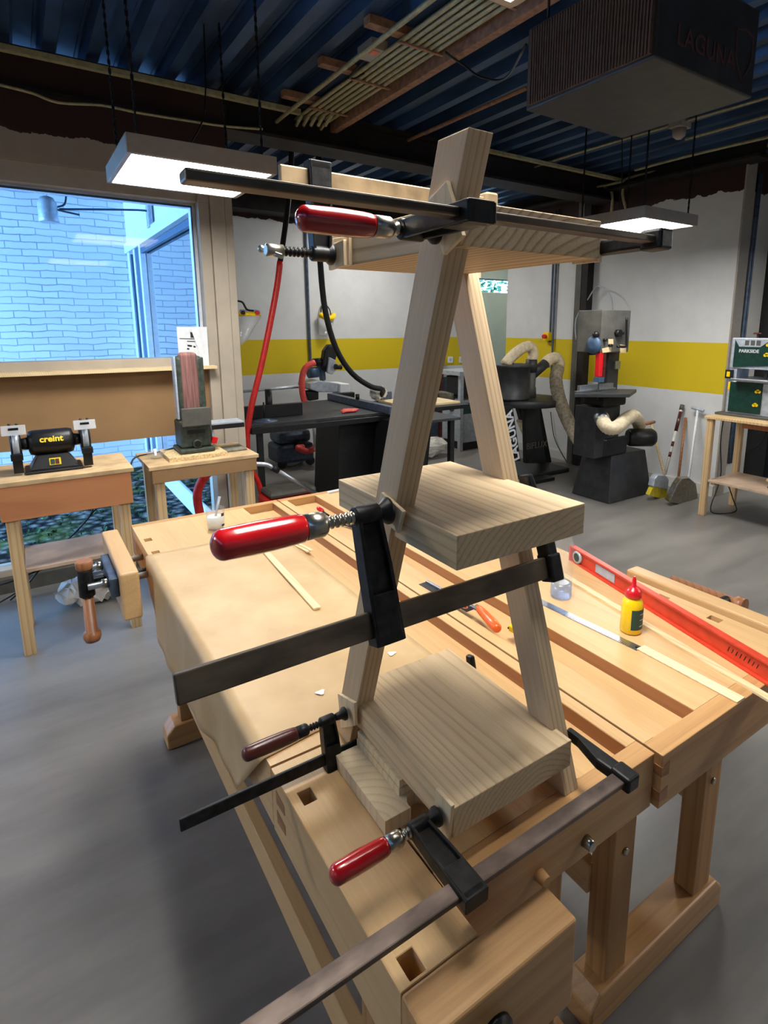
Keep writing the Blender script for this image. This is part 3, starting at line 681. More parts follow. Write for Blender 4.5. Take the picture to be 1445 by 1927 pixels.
pipe([at(1120, 352, z=3.0), at(1170, 342, z=3.0), at(1200, 330, z=3.05), at(1445, 273, z=3.05)], 0.013, 'lower cream pipe of the pair above the right panel light', 'pair of pipes above the right panel light')
pipe([at(1128, 352, u=5.2), at(1148, 358, u=5.2), at(1152, 375, u=5.2), at(1150, 402, u=5.22)], 0.014, 'left of two bent pipes dropping behind the right panel light', 'bent pipes dropping behind the panel light')
pipe([at(1205, 342, u=5.2), at(1175, 350, u=5.2), at(1172, 370, u=5.2), at(1180, 400, u=5.22)], 0.014, 'right of two bent pipes dropping behind the right panel light', 'bent pipes dropping behind the panel light')
c = at(1278, 248, z=3.0)
t = thing('detector', 'pale ceiling detector box under the deck right of the air cleaner', 'detector', c)
obj('base', MB().box(c + Vector((-0.07, -0.05, 0.02)), c + Vector((0.07, 0.05, 0.09))), 'lampbody', t, 0.006); obj('sensor', MB().lathe([(0, 0.05), (0.05, 0.045), (0.07, 0.02)], c + Vector((0, 0, 0.02)), (0, 0, -1)), 'lampbody', t)
pipe([(2.2, 6.45, 3.0), (5.0, 6.45, 3.0)], 0.012, 'pale pipe running along the top of the back wall', cat='pipe')
# pipes and switch on the right wall and back wall
for (x0, x1, nm) in ((1040, 1034, 'left'), (1046, 1041, 'right')):
    p = at(x0, 500, u=5.27); pipe([(5.275, p.y, 2.9), (5.275, p.y, 1.40 if nm == 'left' else 0.85)], 0.012, 'dark grey vertical conduit, %s of the pair above the yellow switch' % nm, 'dark conduits above the switch', 'bluegrey')
c = at(1032, 633, u=5.28)
t = thing('emergency_switch', 'small yellow emergency switch with red button on the white wall', 'switch', c)
obj('case', MB().box(c + Vector((-0.05, -0.045, -0.05)), c + Vector((0.02, 0.045, 0.05))), 'yellow', t, 0.005)
obj('button', MB().cyl(c + Vector((-0.05, 0, 0)), c + Vector((-0.09, 0, 0)), 0.025), 'redp', t)
p = at(578, 520, v=6.78); q = at(586, 640, v=6.78)
pipe([(p.x, 6.775, 2.84), (p.x, 6.775, 1.43), (p.x + .01, 6.775, 1.0)], 0.016, 'dark vertical conduit on the back wall behind the hoses', mat='bluegrey')
for nm, y0, x in (('left', 0, 5.50), ('right', 0, 5.535)):
    pipe([(x, 2.772, 2.9), (x, 2.772, 0.3)], 0.013, 'dark vertical conduit, %s of two beside the green bandsaw' % nm, 'dark conduits beside the green bandsaw', 'bluegrey')
for i, (px_, py_) in enumerate(((847, 677), (868, 677))):
    c = at(px_, py_, v=6.79)
    t = thing('wall_socket', 'white wall socket on the yellow stripe, %s of two between the stool legs' % ('left', 'right')[i], 'socket', c, group='white sockets on the yellow stripe')
    obj('plate', MB().box(c + Vector((-0.045, -0.012, -0.045)), c + Vector((0.045, 0.005, 0.045))), 'white', t, 0.003)
    obj('recess', MB().cyl(c + Vector((0, -0.013, 0)), c + Vector((0, -0.010, 0)), 0.022), 'lightgrey', t)
# ================================================================== workbenches
BZ = 0.826
def trestle(t, u0, u1, v, side):
    """foot, two legs, top bearer; v = near face"""
    m = MB(); z0, z1 = 0.0, 0.085
    m.prism([(u0, v, 0.0), (u0, v, 0.06), (u0 + 0.03, v, 0.095), (u1 - 0.03, v, 0.095), (u1, v, 0.06), (u1, v, 0.0)], (0, 0.085, 0))
    obj('foot', m, 'beechx', t, 0.006)
    for a in (u0 + 0.055, u1 - 0.055 - 0.075):
        obj('leg', MB().box((a, v + 0.012, 0.095), (a + 0.078, v + 0.07, 0.66)), 'beechz', t, 0.004)
    obj('bearer', MB().box((u0 + 0.03, v + 0.012, 0.66), (u1 - 0.03, v + 0.07, 0.712)), 'beechx', t, 0.003)

def bench(label, u0, u1, t0, t1, dog, mirrored):
    t = thing('workbench', label, 'workbench', ((u0 + u1) / 2, 1.48, 0), group='twin beech workbenches')
    near, far, zb = 0.525 if not mirrored else 0.512, 2.44, 0.712
    # t0..t1 = tool tray
    sl, sr = (u0, t0) if not mirrored else (t1, u1)          # wide work surface side
    rl, rr = (t1, u1) if not mirrored else (u0, t0)          # narrow rail side
    slab = MB()
    if not mirrored: slab.box((sl, 0.895, zb + 0.03), (sr, far - 0.035, BZ)).box((0.412, 0.525 + 0.04, zb + 0.03), (sr, 0.8951, BZ))
    else: slab.box((sl, near + 0.04, zb + 0.03), (sr, far - 0.035, BZ))
    s = obj('worktop', slab, 'beech', t)
    holes = MB()
    ys = [2.228, 2.081] if not mirrored else [1.039, 0.886, 0.731, 1.20, 1.36]
    for y in ys: holes.box((dog - 0.013, y - 0.017, zb - 0.1), (dog + 0.013, y + 0.017, BZ + 0.1))
    cut(s, holes)
    obj('back_rail', MB().box((rl, near + 0.04, zb + 0.02), (rr, far - 0.035, BZ)), 'beech', t, 0.0015)
    obj('tool_tray', MB().box((t0, near + 0.04, BZ - 0.045), (t1, far - 0.035, BZ - 0.032)), 'beech', t)
    obj('tray_wall', MB().box((t1 - 0.0015, near + 0.0405, BZ - 0.032), (t1 - 0.0002, far - 0.036, BZ - 0.0015)), 'walnut', t)
    e = MB().box((0.410 if not mirrored else u0, near, zb), (u1, near + 0.04, BZ))
    e2 = MB().box((u0, far - 0.035, zb), (u1, far, BZ))
    obj('end_board', e, 'beechx', t, 0.0015); obj('end_board', e2, 'beechx', t, 0.0015)
    # apron under the front edge
    if not mirrored: obj('apron', MB().box((u0, 0.895, 0.70), (u0 + 0.045, far - 0.036, zb + 0.03)), 'beech', t, 0.002)
    else: obj('apron', MB().box((u1 - 0.045, near + 0.04, 0.70), (u1, far - 0.036, zb + 0.03)), 'beech', t, 0.002)
    # dovetail pins on the near corner
    if mirrored:
        for z in (BZ - 0.045, BZ - 0.098): obj('dovetail', MB().prism([(u0 - 0.0008, near - 0.0008, z), (u0 + 0.024, near - 0.0008, z - 0.004), (u0 + 0.024, near - 0.0008, z + 0.024), (u0 - 0.0008, near - 0.0008, z + 0.02)], (0, 0.03, 0)), 'walnut', t)
    trestle(t, u0 + 0.015, u1 - 0.04, 0.632, 0); trestle(t, u0 + 0.015, u1 - 0.04, 2.145, 0)
    for a in (u0 + 0.06, u1 - 0.10): obj('stretcher', MB().box((a, 0.70, 0.30), (a + 0.03, 2.16, 0.38)), 'beech', t, 0.003)
    for a in (u0 + 0.11, u1 - 0.135): obj('bolt', MB().lathe([(0, 0.009), (0.004, 0.009), (0.006, 0.005)], (a, 0.643, 0.44), (0, -1, 0), 10), 'zinc', t)
    return t
b1 = bench('near beech workbench carrying the stool and the brown paper, its vise at the lower edge', 0.29, 0.886, 0.724, 0.857, 0.316, False)
b2 = bench('far beech workbench carrying the orange level, glue bottle and water bottle', 0.892, 1.50, 0.924, 1.061, 1.463, True)

# tail vise of the near bench: dog block + end jaw
tv = obj('tail_vise_block', MB().box((0.289, 0.461, 0.70), (0.408, 0.890, BZ)), 'beech', b1)
hl = MB()
for y in (0.480, 0.640, 0.795): hl.box((0.316 - 0.011, y - 0.015, 0.6), (0.316 + 0.013, y + 0.017, 0.9))
cut(tv, hl); bb = tv.modifiers.new('b', 'BEVEL'); bb.width = 0.001; bb.limit_method = 'ANGLE'
for z in (0.775, 0.735): obj('dovetail', MB().prism([(0.2882, 0.83, z), (0.2882, 0.868, z - 0.004), (0.2882, 0.868, z + 0.022), (0.2882, 0.83, z + 0.018)], (0.01, 0, 0)), 'walnut', b1)
obj('end_jaw', MB().box((0.288, 0.402, 0.683), (0.531, 0.4605, BZ)), 'beechx', b1, 0.005, seg=3)
obj('jaw_screw', MB().lathe([(0, 0.014), (0.15, 0.014)], (0.385, 0.4605, 0.735), (0, 1, 0), 12), 'cast', b1)
k = obj('screw_hub', MB().lathe([(0, 0.026), (0.006, 0.026), (0.01, 0.018), (0.045, 0.02), (0.05, 0.014)], (0.385, 0.402, 0.757), (0, -1, 0)), 'cast', b1)
obj('hub_hole', MB().lathe([(0, 0.006), (0.003, 0.006)], (0.385, 0.3525, 0.757), (0, -1, 0)), 'black', k)
obj('trestle_bolt', MB().cyl((0.70, 0.525, 0.745), (0.70, 0.508, 0.745), 0.011, 0.009), 'zinc', b1)
obj('trestle_bolt', MB().cyl((0.59, 0.525, 0.745), (0.59, 0.508, 0.745), 0.011, 0.009), 'beechx', b1)
# front vise of the near bench
j = MB().prism([(0.185, 1.945, 0.665), (0.185, 1.945, BZ), (0.185, 2.425, BZ), (0.185, 2.425, 0.665)], (0.056, 0, 0))
obj('front_jaw', j, 'beech', b1, 0.008, seg=3)
for y in (2.20, 2.03): obj('guide_rod', MB().cyl((0.10, y, 0.775), (0.30, y, 0.775), 0.011), 'bright', b1)
m = MB().lathe([(i * 0.005, 0.012 if i % 2 else 0.009) for i in range(40)], (0.10, 2.115, 0.755), (1, 0, 0), 12)
obj('vise_screw', m, 'cast', b1)
m = MB().box((0.16, 1.99, 0.735), (0.185, 2.24, 0.80)); obj('jaw_plate', m, 'bluegrey', b1, 0.003)
for y in (2.20, 2.03): obj('rod_nut', MB().lathe([(0, 0.016), (0.02, 0.016), (0.022, 0.011), (0.045, 0.011)], (0.16, y, 0.775), (-1, 0, 0), 12), 'zinc', b1)
m = MB().cyl((0.155, 2.115, 0.76), (0.105, 2.115, 0.76), 0.020, 0.018).cbox((0.135, 2.115, 0.76), (0.035, 0.06, 0.035)).lathe([(0, 0.024), (0.09, 0.022)], (0.098, 2.06, 0.735), (0, 0.0, 1)).cbox((0.10, 2.09, 0.765), (0.03, 0.06, 0.03))
obj('vise_hub', m, 'cast', b1, 0.002)
m = MB().lathe([(0, 0.022), (0.012, 0.027), (0.03, 0.026), (0.034, 0.018), (0.23, 0.0165)], (0.098, 2.06, 0.575), (0, 0, 1)); m.lathe([(0, 0.018), (0.01, 0.025), (0.03, 0.026), (0.034, 0.022)], (0.098, 2.06, 0.822), (0, 0, 1))
obj('tommy_bar', m, 'dowel', b1)
# front vise of the far bench, jaw standing off behind the level
obj('front_jaw', MB().box((1.545, 0.30, 0.665), (1.60, 1.07, BZ)), 'beech', b2, 0.008, seg=3)
for y in (0.70, 0.5): obj('guide_rod', MB().cyl((1.50, y, 0.775), (1.64, y, 0.775), 0.011), 'bright', b2)
m = MB().cyl((1.60, 0.80, 0.79), (1.66, 0.80, 0.79), 0.02); obj('vise_hub', m, 'cast', b2)
obj('tommy_bar', MB().lathe([(0, 0.016), (0.2, 0.016), (0.205, 0.024), (0.23, 0.024)], (1.665, 0.98, 0.79), (0, -1, 0.02)), 'dowel', b2)

# ================================================================== the stool being glued
st = thing('step_stool', 'unfinished pale ash stool with three thick shelves between two slanting legs', 'stool', (0.56, 0.72, BZ))
for i, (z0, z1) in enumerate(((0.880, 0.929), (1.288, 1.336), (1.691, 1.741))):
    obj('shelf', MB().box((0.436, 0.551, z0), (0.682, 0.887, z1)), ('ash', 'ash2', 'ash3')[i], st, 0.0012)
def stool_leg(u0, u1, vb, vt, zt):
    ang = math.atan2(vb - vt, zt - BZ); w = 0.0285
    m = MB().prism([(u0, vb - w, BZ), (u0, vb + w, BZ), (u0, vt + w, zt), (u0, vt - w, zt)], (u1 - u0, 0, 0))
    base = Vector((u0, vb, BZ)) - Vector((0.56, 0.72, BZ))
    obj('leg', m, 'ashleg', st, 0.0012, org=base, rot=Euler((ang, 0, 0)))
stool_leg(0.430, 0.4655, 0.890, 0.5605, 1.812)
stool_leg(0.672, 0.7055, 0.578, 0.897, 1.78)

# thin plywood pads between clamps and stool
def plate(px, u, label, th=0.006, direction=-1):
    P = [at(x, y, u=u) for x, y in px]
    return single('clamp_pad', MB().prism(P, (-direction * th, 0, 0)), 'padwood', label, 'pad', bevel=0.0008, group='thin plywood clamp pads', org=sum(P, Vector()) / len(P))
plate([(839.6, 339.6), (804, 378), (833, 480), (869.5, 443)], 0.4235, 'diamond shaped plywood pad near the top of the front leg')
plate([(613.5, 465), (645.7, 450.6), (647.3, 499.4), (618.7, 508.7)], 0.4235, 'outer plywood pad at the left end of the top shelf')
plate([(625, 449), (656, 444), (657, 498), (628, 505)], 0.4297, 'inner plywood pad behind the other at the left end of the top shelf')
plate([(717, 926.4), (757.8, 963), (747.8, 1003.6), (707, 967)], 0.4235, 'plywood pad under the big screw at the middle shelf')
plate([(635, 1305), (666, 1323), (668, 1366), (641, 1371)], 0.4235, 'square plywood pad at the foot of the left leg')
plate([(819, 1484), (849.5, 1518), (843, 1584), (814, 1553)], 0.4295, 'plywood pad on the near corner of the bottom shelf')
for nm, a, b in (('narrow plywood pad on the right end of the top shelf', (0.6822, 0.553, 1.688), (0.690, 0.600, 1.734)), ('small plywood pad right of the middle shelf', (0.6823, 0.655, 1.282), (0.690, 0.708, 1.328)),
                 ('plywood pad on the far end of the top shelf right side', (0.7058, 0.84, 1.685), (0.712, 0.895, 1.735))):
    single('clamp_pad', MB().box(a, b), 'padwood', nm, 'pad', group='thin plywood clamp pads')

# ================================================================== clamps
def clamp(label, tip, e2, Lb, uL, uR, W, ax, style='red', hl=0.10, hr=0.0135, hx=0.06, w=0.022, t=0.009, k=1.0, mat='steel', pad=0.013, jt=0.02):
    """tip: where the swivel pad touches; e2: direction (y,z) from the screw to the bar; W: clamped width"""
    a = math.atan2(-e2[0], e2[1])
    c = thing('bar_clamp', label, 'clamp', tip, (a, 0, 0), group='metal bar clamps on the stool')
    xl, xr = uL - tip[0], uR - tip[0]
    O = lambda n, m, mt, p=None, bv=0.0: obj(n, m, mt, p or c, bv, world=False)
    O('bar', MB().box((xl, -t / 2, Lb - w / 2), (xr, t / 2, Lb + w / 2)), mat, None, 0.002)
    # sliding arm, I section
    s = k
    A = MB()
    pr = [(ax - 0.012 * s, -0.008), (ax + 0.014 * s, -0.008), (ax + 0.018 * s, Lb * 0.5), (ax + 0.019 * s, Lb + w / 2 + 0.010), (ax - 0.015 * s, Lb + w / 2 + 0.010), (ax - 0.014 * s, Lb * 0.5)]
    A.prism([(x, -0.004 * s, z) for x, z in pr], (0, 0.008 * s, 0))
    for xa, xb, xc in ((ax - 0.012 * s, ax - 0.014 * s, ax - 0.015 * s), (ax + 0.014 * s, ax + 0.0175 * s, ax + 0.019 * s)):
        q = 0.0025 * s
        A.prism([(xa - q, -jt / 2, 0), (xa + q, -jt / 2, 0), (xb + q, -jt / 2, Lb * 0.5), (xc + q, -jt / 2, Lb + w / 2 + 0.012), (xc - q, -jt / 2, Lb + w / 2 + 0.012), (xb - q, -jt / 2, Lb * 0.5)], (0, jt, 0))
    A.box((ax - 0.0155 * s, -jt / 2 - 0.001, Lb + w / 2 + 0.0005), (ax + 0.0195 * s, jt / 2 + 0.001, Lb + w / 2 + 0.012))
    A.box((ax - 0.0145 * s, -jt / 2 - 0.001, Lb - w * 1.1), (ax + 0.018 * s, -t / 2 - 0.0005, Lb + w / 2 + 0.010)).box((ax - 0.0145 * s, t / 2 + 0.0005, Lb - w * 1.1), (ax + 0.018 * s, jt / 2 + 0.001, Lb + w / 2 + 0.010))
    A.lathe([(-0.016 * s, 0.010 * s), (-0.014 * s, 0.0125 * s), (0.016 * s, 0.0125 * s), (0.018 * s, 0.010 * s)], (ax, 0, 0), (1, 0, 0))
    O('sliding_arm', A, 'cast', None, 0.0012)
    # fixed jaw
    x0, x1 = W, xr
    J = MB()
    J.prism([(x0, -jt / 2, -0.012), (x0 + 0.012, -jt / 2, -0.013), (x1 + 0.004, -jt / 2, Lb * 0.55), (x1 + 0.006, -jt / 2, Lb + w / 2 + 0.006), (x1 - 0.018, -jt / 2, Lb + w / 2 + 0.006), (x1 - 0.022, -jt / 2, Lb * 0.6), (x0, -jt / 2, 0.014)], (0, jt, 0))
    J.box((x1 - 0.02, -jt / 2 - 0.003, Lb - w / 2 - 0.004), (x1 + 0.008, jt / 2 + 0.003, Lb + w / 2 + 0.008))
    O('fixed_jaw', J, 'cast' if mat != 'tan' else 'tan', None, 0.004)
    # screw from handle to pad
    h0 = ax - hx
    prof = []; x = h0; i = 0
    while x < -0.016:
        prof.append((x, (0.0078 if i % 4 < 2 else 0.0056) * s)); x += 0.0017 * s; i += 1
    O('screw', MB().lathe(prof, (0, 0, 0), (1, 0, 0), 14), 'zinc' if style == 'red' else 'cast')
    O('swivel_pad', MB().lathe([(-0.028 * s, 0.006 * s), (-0.020 * s, 0.0085 * s), (-0.012 * s, pad * 0.6), (-0.004, pad), (0, pad), (0, pad * 0.8)], (0, 0, 0), (1, 0, 0), 20), 'cast')
    if style in ('red', 'dark'):
        hm = 'red' if style == 'red' else 'darkwood'
        r = hr; e = h0 - 0.025 * s
        O('ferrule', MB().lathe([(-0.025 * s, r * 0.86), (-0.004 * s, r * 0.86), (0, r * 0.7)], (h0, 0, 0), (1, 0, 0)), 'zinc' if style == 'red' else 'cast')
        pf = [(0, r * 0.83), (0.004, r * 0.93)] + [(hl * f, r * (0.93 + 0.10 * math.sin(f * PI))) for f in (0.15, 0.3, 0.45, 0.6, 0.75)] + [(hl - r * 0.75 + r * 0.75 * math.sin(a), r * 0.98 * math.cos(a)) for a in (0.1, 0.4, 0.7, 1.0, 1.25, 1.45, 1.56)]
        O('handle', MB().lathe(pf, (e, 0, 0), (-1, 0, 0), 28), hm)
    else:
        O('screw_head', MB().lathe([(0, 0.009), (0.024, 0.0095), (0.026, 0.007)], (h0 + 0.002, 0, 0), (-1, 0, 0)), 'zinc')
        tb = MB().cyl((h0 - 0.012, -0.03, -0.012), (h0 - 0.012, 0.05, 0.008), 0.0035); tb.ball((h0 - 0.012, 0.05, 0.008), 0.006)
        O('tommy_bar', tb, 'zinc')
    return c
clamp('top near bar clamp with red handle, bar crossing in front of the top shelf', (0.4175, 0.574, 1.706), (-1, 0.02), 0.100, 0.113, 0.700, 0.268, -0.036, 'red', 0.088, 0.0138, 0.026, 0.020, 0.009, 0.95, 'steel', 0.013)
clamp('top far bar clamp with small tommy bar and rusty tan bar above the shelf', (0.4175, 0.850, 1.708), (0.02, 1), 0.105, 0.338, 0.742, 0.293, 0.0 - 0.02, 'tbar', 0.1, 0.0135, 0.062, 0.030, 0.010, 0.95, 'tan', 0.016)
clamp('biggest bar clamp at the middle shelf, red handle pointing left over brown paper', (0.4175, 0.690, 1.336), (-0.045, -0.143), 0.150, 0.104, 0.722, 0.2727, -0.038, 'red', 0.122, 0.0205, 0.062, 0.036, 0.011, 1.2, 'steel', 0.020, jt=0.026)
clamp('lower far bar clamp with dark brown handle at the left foot', (0.4175, 0.848, 0.908), (-0.014, -0.062), 0.064, 0.124, 0.715, 0.288, -0.037, 'dark', 0.096, 0.0125, 0.036, 0.020, 0.008, 0.8, 'cast', 0.012)
clamp('lower near bar clamp with red handle, its bar leaving the bottom edge', (0.4235, 0.572, 0.908), (-1, -0.03), 0.103, 0.06, 0.716, 0.2825, -0.034, 'red', 0.084, 0.0135, 0.028, 0.024, 0.009, 0.95, 'steelrust', 0.014)
# ================================================================== things on the benches
Z = BZ
# brown paper sheet, flat on the near bench and folded down over its left edge
mb = MB(); nh, nu, nv = 9, 24, 44; g = []
def hang_at(v):
    pts = [(2.06, 0.03), (2.0, 0.13), (1.85, 0.215), (1.5, 0.215), (1.07, 0.165), (0.9, 0.15)]
    for (a, x), (b, y) in zip(pts, pts[1:]):
        if b <= v <= a: return x + (y - x) * (a - v) / (a - b)
    return pts[-1][1]
for j in range(nv + 1):
    fv = j / nv; row = []
    v = 2.06 - fv * (2.06 - 0.915); hang = hang_at(v)
    for i in range(nh + nu + 1):
        if i < nh:
            d = hang * (1 - i / nh); vv = v + (0.14 * fv ** 3) * (d / 0.16)
            fl = 0.007 + 0.035 * d + 0.05 * d * math.sin(7.5 * v + 1.0) ** 2 + 0.02 * d * math.sin(31 * v)
            row.append((0.2865 - fl, vv, Z + 0.001 - d))
        else:
            s = (i - nh) / nu; vv = v + fv ** 3 * 0.055 * s
            w = 0.0005 * math.sin(31 * s + 9 * v) + 0.0006 * math.sin(17 * v + 3 * s) + 0.003 * math.exp(-((v - 2.0) ** 2 + (s * .45 - .05) ** 2) / 0.004)
            row.append((0.2855 + s * (0.735 - 0.2855), vv, Z + 0.0035 + w))
    g.append(row)
nu = nh + nu
vs = [p for r in g for p in r]; W_ = nu + 1
mb.add(vs, [(j * W_ + i, j * W_ + i + 1, (j + 1) * W_ + i + 1, (j + 1) * W_ + i) for j in range(nv) for i in range(nu)], True)
o = single('brown_paper', mb, 'kraft', 'creased sheet of brown kraft paper covering the near bench and hanging over its left edge', 'paper', org=(0.5, 1.5, Z))
sd = o.modifiers.new('t', 'SOLIDIFY'); sd.thickness = 0.0006
PZ = Z + 0.0055
for x, y, r, lb in ((603, 1303, 0.010, 'round white glue spot on the brown paper left of the stool leg'), (737, 1230, 0.010, 'white glue spot behind the bottom shelf of the stool')):
    p = at(x, y, z=PZ); pts = []
    for k in range(14):
        a = 2 * PI * k / 14; rr = r * (1 + 0.25 * math.sin(3 * a + x)); pts.append(p + Vector((math.cos(a) * rr, math.sin(a) * rr * 0.8, 0)))
    single('glue_spot', MB().prism(pts, (0, 0, 0.0012)), 'glue', lb, 'glue spot', bevel=0.0004, group='white glue spots')
# glass of glue with a stick
c = Vector((0.556, 2.205, Z))
t = thing('glue_jar', 'small drinking glass half full of white glue on the far end of the near bench', 'jar', c)
obj('glass', MB().lathe([(0, 0.026), (0.002, 0.031), (0.085, 0.036), (0.085, 0.0345), (0.006, 0.0295), (0.006, 0.0)], c, (0, 0, 1), 28), 'clear', t)
obj('glue', MB().lathe([(0.007, 0.0285), (0.052, 0.031), (0.053, 0.02)], c, (0, 0, 1), 24), 'glue', t)
obj('print', MB().cbox(c + Vector((0.020, -0.0275, 0.062)), (0.014, 0.001, 0.012), Euler((0, 0, 0.62))).cbox(c + Vector((0.020, -0.0265, 0.02)), (0.014, 0.001, 0.008), Euler((0, 0, 0.62))), 'ink', t)
single('glue_brush', MB().cyl(c + Vector((-0.005, 0, 0.03)), c + Vector((0.022, 0.005, 0.125)), 0.004, 0.0055), 'lightgrey', 'thin grey stick standing in the glass of glue', 'brush')
# loose sticks
def stick(a, b, w, h, label, grp=None, mat='strip', name='wood_strip'):
    a, b = Vector(a), Vector(b); return single(name, MB().bar(a + Vector((0, 0, h / 2)), b + Vector((0, 0, h / 2)), w, h), mat, label, 'wood strip', bevel=0.0006, group=grp)
a, b = at(500, 1040, z=PZ), at(597, 1147, z=PZ)
stick(a + (a - b).normalized() * 0.12, b, 0.021, 0.006, 'thin pale wood strip lying on the brown paper')
a, b = at(545, 992, z=Z + .004), at(570, 1030, z=Z + .004)
stick((0.757, 2.02, Z - 0.032), (0.765, 1.815, Z - 0.032 + 0.018), 0.012, 0.006, 'left of two short pale sticks in the tool tray', 'short sticks in the tool tray')
stick((0.774, 2.02, Z - 0.032), (0.780, 1.815, Z - 0.032 + 0.018), 0.012, 0.006, 'right of two short pale sticks in the tool tray', 'short sticks in the tool tray')
stick(at(1205, 1219, z=Z + .0005), at(1394, 1319, z=Z + .0005), 0.030, 0.003, 'flat pale veneer strip continuing the line of the steel ruler', mat='padwood')
stick((1.345, 1.20, Z), (1.215, 0.435, Z), 0.020, 0.006, 'long pale wood strip running beside the glue bottle and off the bench end')
# steel ruler
a, b = at(1018, 1133, z=Z), at(1203, 1222, z=Z)
d = (b - a).normalized(); t = thing('steel_ruler', 'worn steel ruler lying right of the stool leg on the far bench', 'ruler', b)
obj('blade', MB().bar(a - d * 0.15 + Vector((0, 0, .001)), b + Vector((0, 0, .001)), 0.026, 0.0012), 'bright', t, 0.0004)
m = MB(); nn = Vector((-d.y, d.x, 0)); L_ = (b - a).length + 0.13; k = 0
while k * 0.005 < L_:
    ln = 0.008 if k % 2 == 0 else 0.005; p = b - d * (0.012 + 0.005 * k) + Vector((0, 0, .0017)) - nn * 0.013
    m.bar(p, p + nn * ln, 0.0007, 0.0002); k += 1
obj('graduations', m, 'ink', t)
obj('hole', MB().cyl(b - d * 0.008 + Vector((0, 0, .0015)), b - d * 0.008 + Vector((0, 0, .0018)), 0.0035), 'black', t)
# water bottle
c = Vector((1.235, 1.062, Z)); c = at(1061, 1128, z=Z) + Vector((0.006, 0.018, 0))
t = thing('water_bottle', 'clear plastic water bottle with a little water, standing behind the middle shelf', 'bottle', c)
pf = [(0, 0.024), (0.002, 0.029), (0.012, 0.0315)] + [(0.012 + i * 0.0065, 0.0315 - (0.0016 if i % 2 else 0)) for i in range(1, 22)] + [(0.16, 0.031), (0.185, 0.023), (0.205, 0.013), (0.225, 0.013)]
ob = obj('bottle_shell', MB().lathe(pf, c, (0, 0, 1), 24), 'clear', t)
obj('water', MB().lathe([(0.003, 0.027), (0.012, 0.0295), (0.045, 0.0295), (0.046, 0.02)], c, (0, 0, 1), 20), 'water', t)
obj('cap', MB().lathe([(0.212, 0.0155), (0.228, 0.0155), (0.229, 0.012)], c, (0, 0, 1), 18), 'bluegrey', t)
# wood glue bottle
c = at(1192, 1192, z=Z) + Vector((0.004, 0.012, 0))
t = thing('glue_bottle', 'yellow squeeze bottle of wood glue with red nozzle cap on the far bench', 'bottle', c)
obj('bottle_body', MB().lathe([(0, 0.021), (0.002, 0.025), (0.006, 0.027), (0.074, 0.0265), (0.086, 0.024), (0.094, 0.0185), (0.098, 0.0165), (0.100, 0.016)], c, (0, 0, 1), 28), 'yellow', t)
m = MB(); ns = 18; vs = []
for k in range(ns + 1):
    a = -2.55 + k / ns * 2.35
    for h in (0.016, 0.070): vs.append(c + Vector((math.cos(a) * 0.0275, math.sin(a) * 0.0275, h)))
m.add(vs, [(2 * k, 2 * k + 2, 2 * k + 3, 2 * k + 1) for k in range(ns)], True)
obj('label', m, 'label', t)
nz = obj('cap', MB().lathe([(0.096, 0.0195), (0.098, 0.0205), (0.110, 0.0205), (0.116, 0.017), (0.121, 0.010), (0.124, 0.0062), (0.143, 0.0048), (0.149, 0.0032), (0.151, 0.0015)], c, (0, 0, 1), 24), 'redp', t)
ln = MB()
for h in (0.058, 0.043, 0.026):
    pv = []
    for k in range(7):
        a = -1.75 + k / 6 * 1.0; pv.append(c + Vector((math.cos(a) * 0.0278, math.sin(a) * 0.0278, h)))
    for k in range(6): ln.bar(pv[k], pv[k + 1], 0.0006, 0.0018)
obj('label_print', ln, 'lightgrey', t)
# spirit level
a, b = Vector((1.456, 1.215, Z)), Vector((1.228, 0.30, Z)); d = (b - a).normalized(); n_ = Vector((-d.y, d.x, 0))
t = thing('spirit_level', 'long orange red spirit level standing on edge along the far bench', 'level', a)
m = MB()
h = 0.052
m.bar(a + Vector((0, 0, 0.003)), b + Vector((0, 0, 0.003)), 0.020, 0.006); m.bar(a + Vector((0, 0, h - 0.003)), b + Vector((0, 0, h - 0.003)), 0.020, 0.006); m.bar(a + Vector((0, 0, h / 2)), b + Vector((0, 0, h / 2)), 0.004, h - 0.012)
obj('frame', m, 'levelred', t, 0.001)
obj('end_cap', MB().bar(a - d * 0.008 + Vector((0, 0, h / 2)), a + Vector((0, 0, h / 2)), 0.022, h), 'redp', t, 0.002)
p = a + d * 0.035 + Vector((0, 0, h / 2)); side = -n_ if (-n_).x < 0 else n_
vr = obj('vial_ring', MB().lathe([(0, 0.021), (0.011, 0.021), (0.011, 0.016)], p, side, 24), 'lightgrey', t)
obj('vial', MB().lathe([(0, 0.014), (0.012, 0.014)], p, side, 20), 'green', t)
p = a + d * 0.17 + Vector((0, 0, h / 2)); obj('sticker', MB().bar(p - d * 0.045 + side * 0.003, p + d * 0.045 + side * 0.003, 0.001, 0.028), 'lightgrey', t)
p = a + d * 0.78 + Vector((0, 0, h / 2)); obj('grip_hole', MB().lathe([(0, 0.010), (0.004, 0.010)], p, side, 20), 'white', t)
pl = a + d * 0.66 + Vector((0, 0, h / 2)) + side * 0.0026
m = MB()
for k in range(8): q = pl + d * (k * 0.011 - 0.04); m.bar(q + Vector((0, 0, -0.006)), q + Vector((0, 0, 0.006)) + d * 0.004, 0.0012, 0.0012, tuple(side))
obj('lettering', m, 'ink', t)
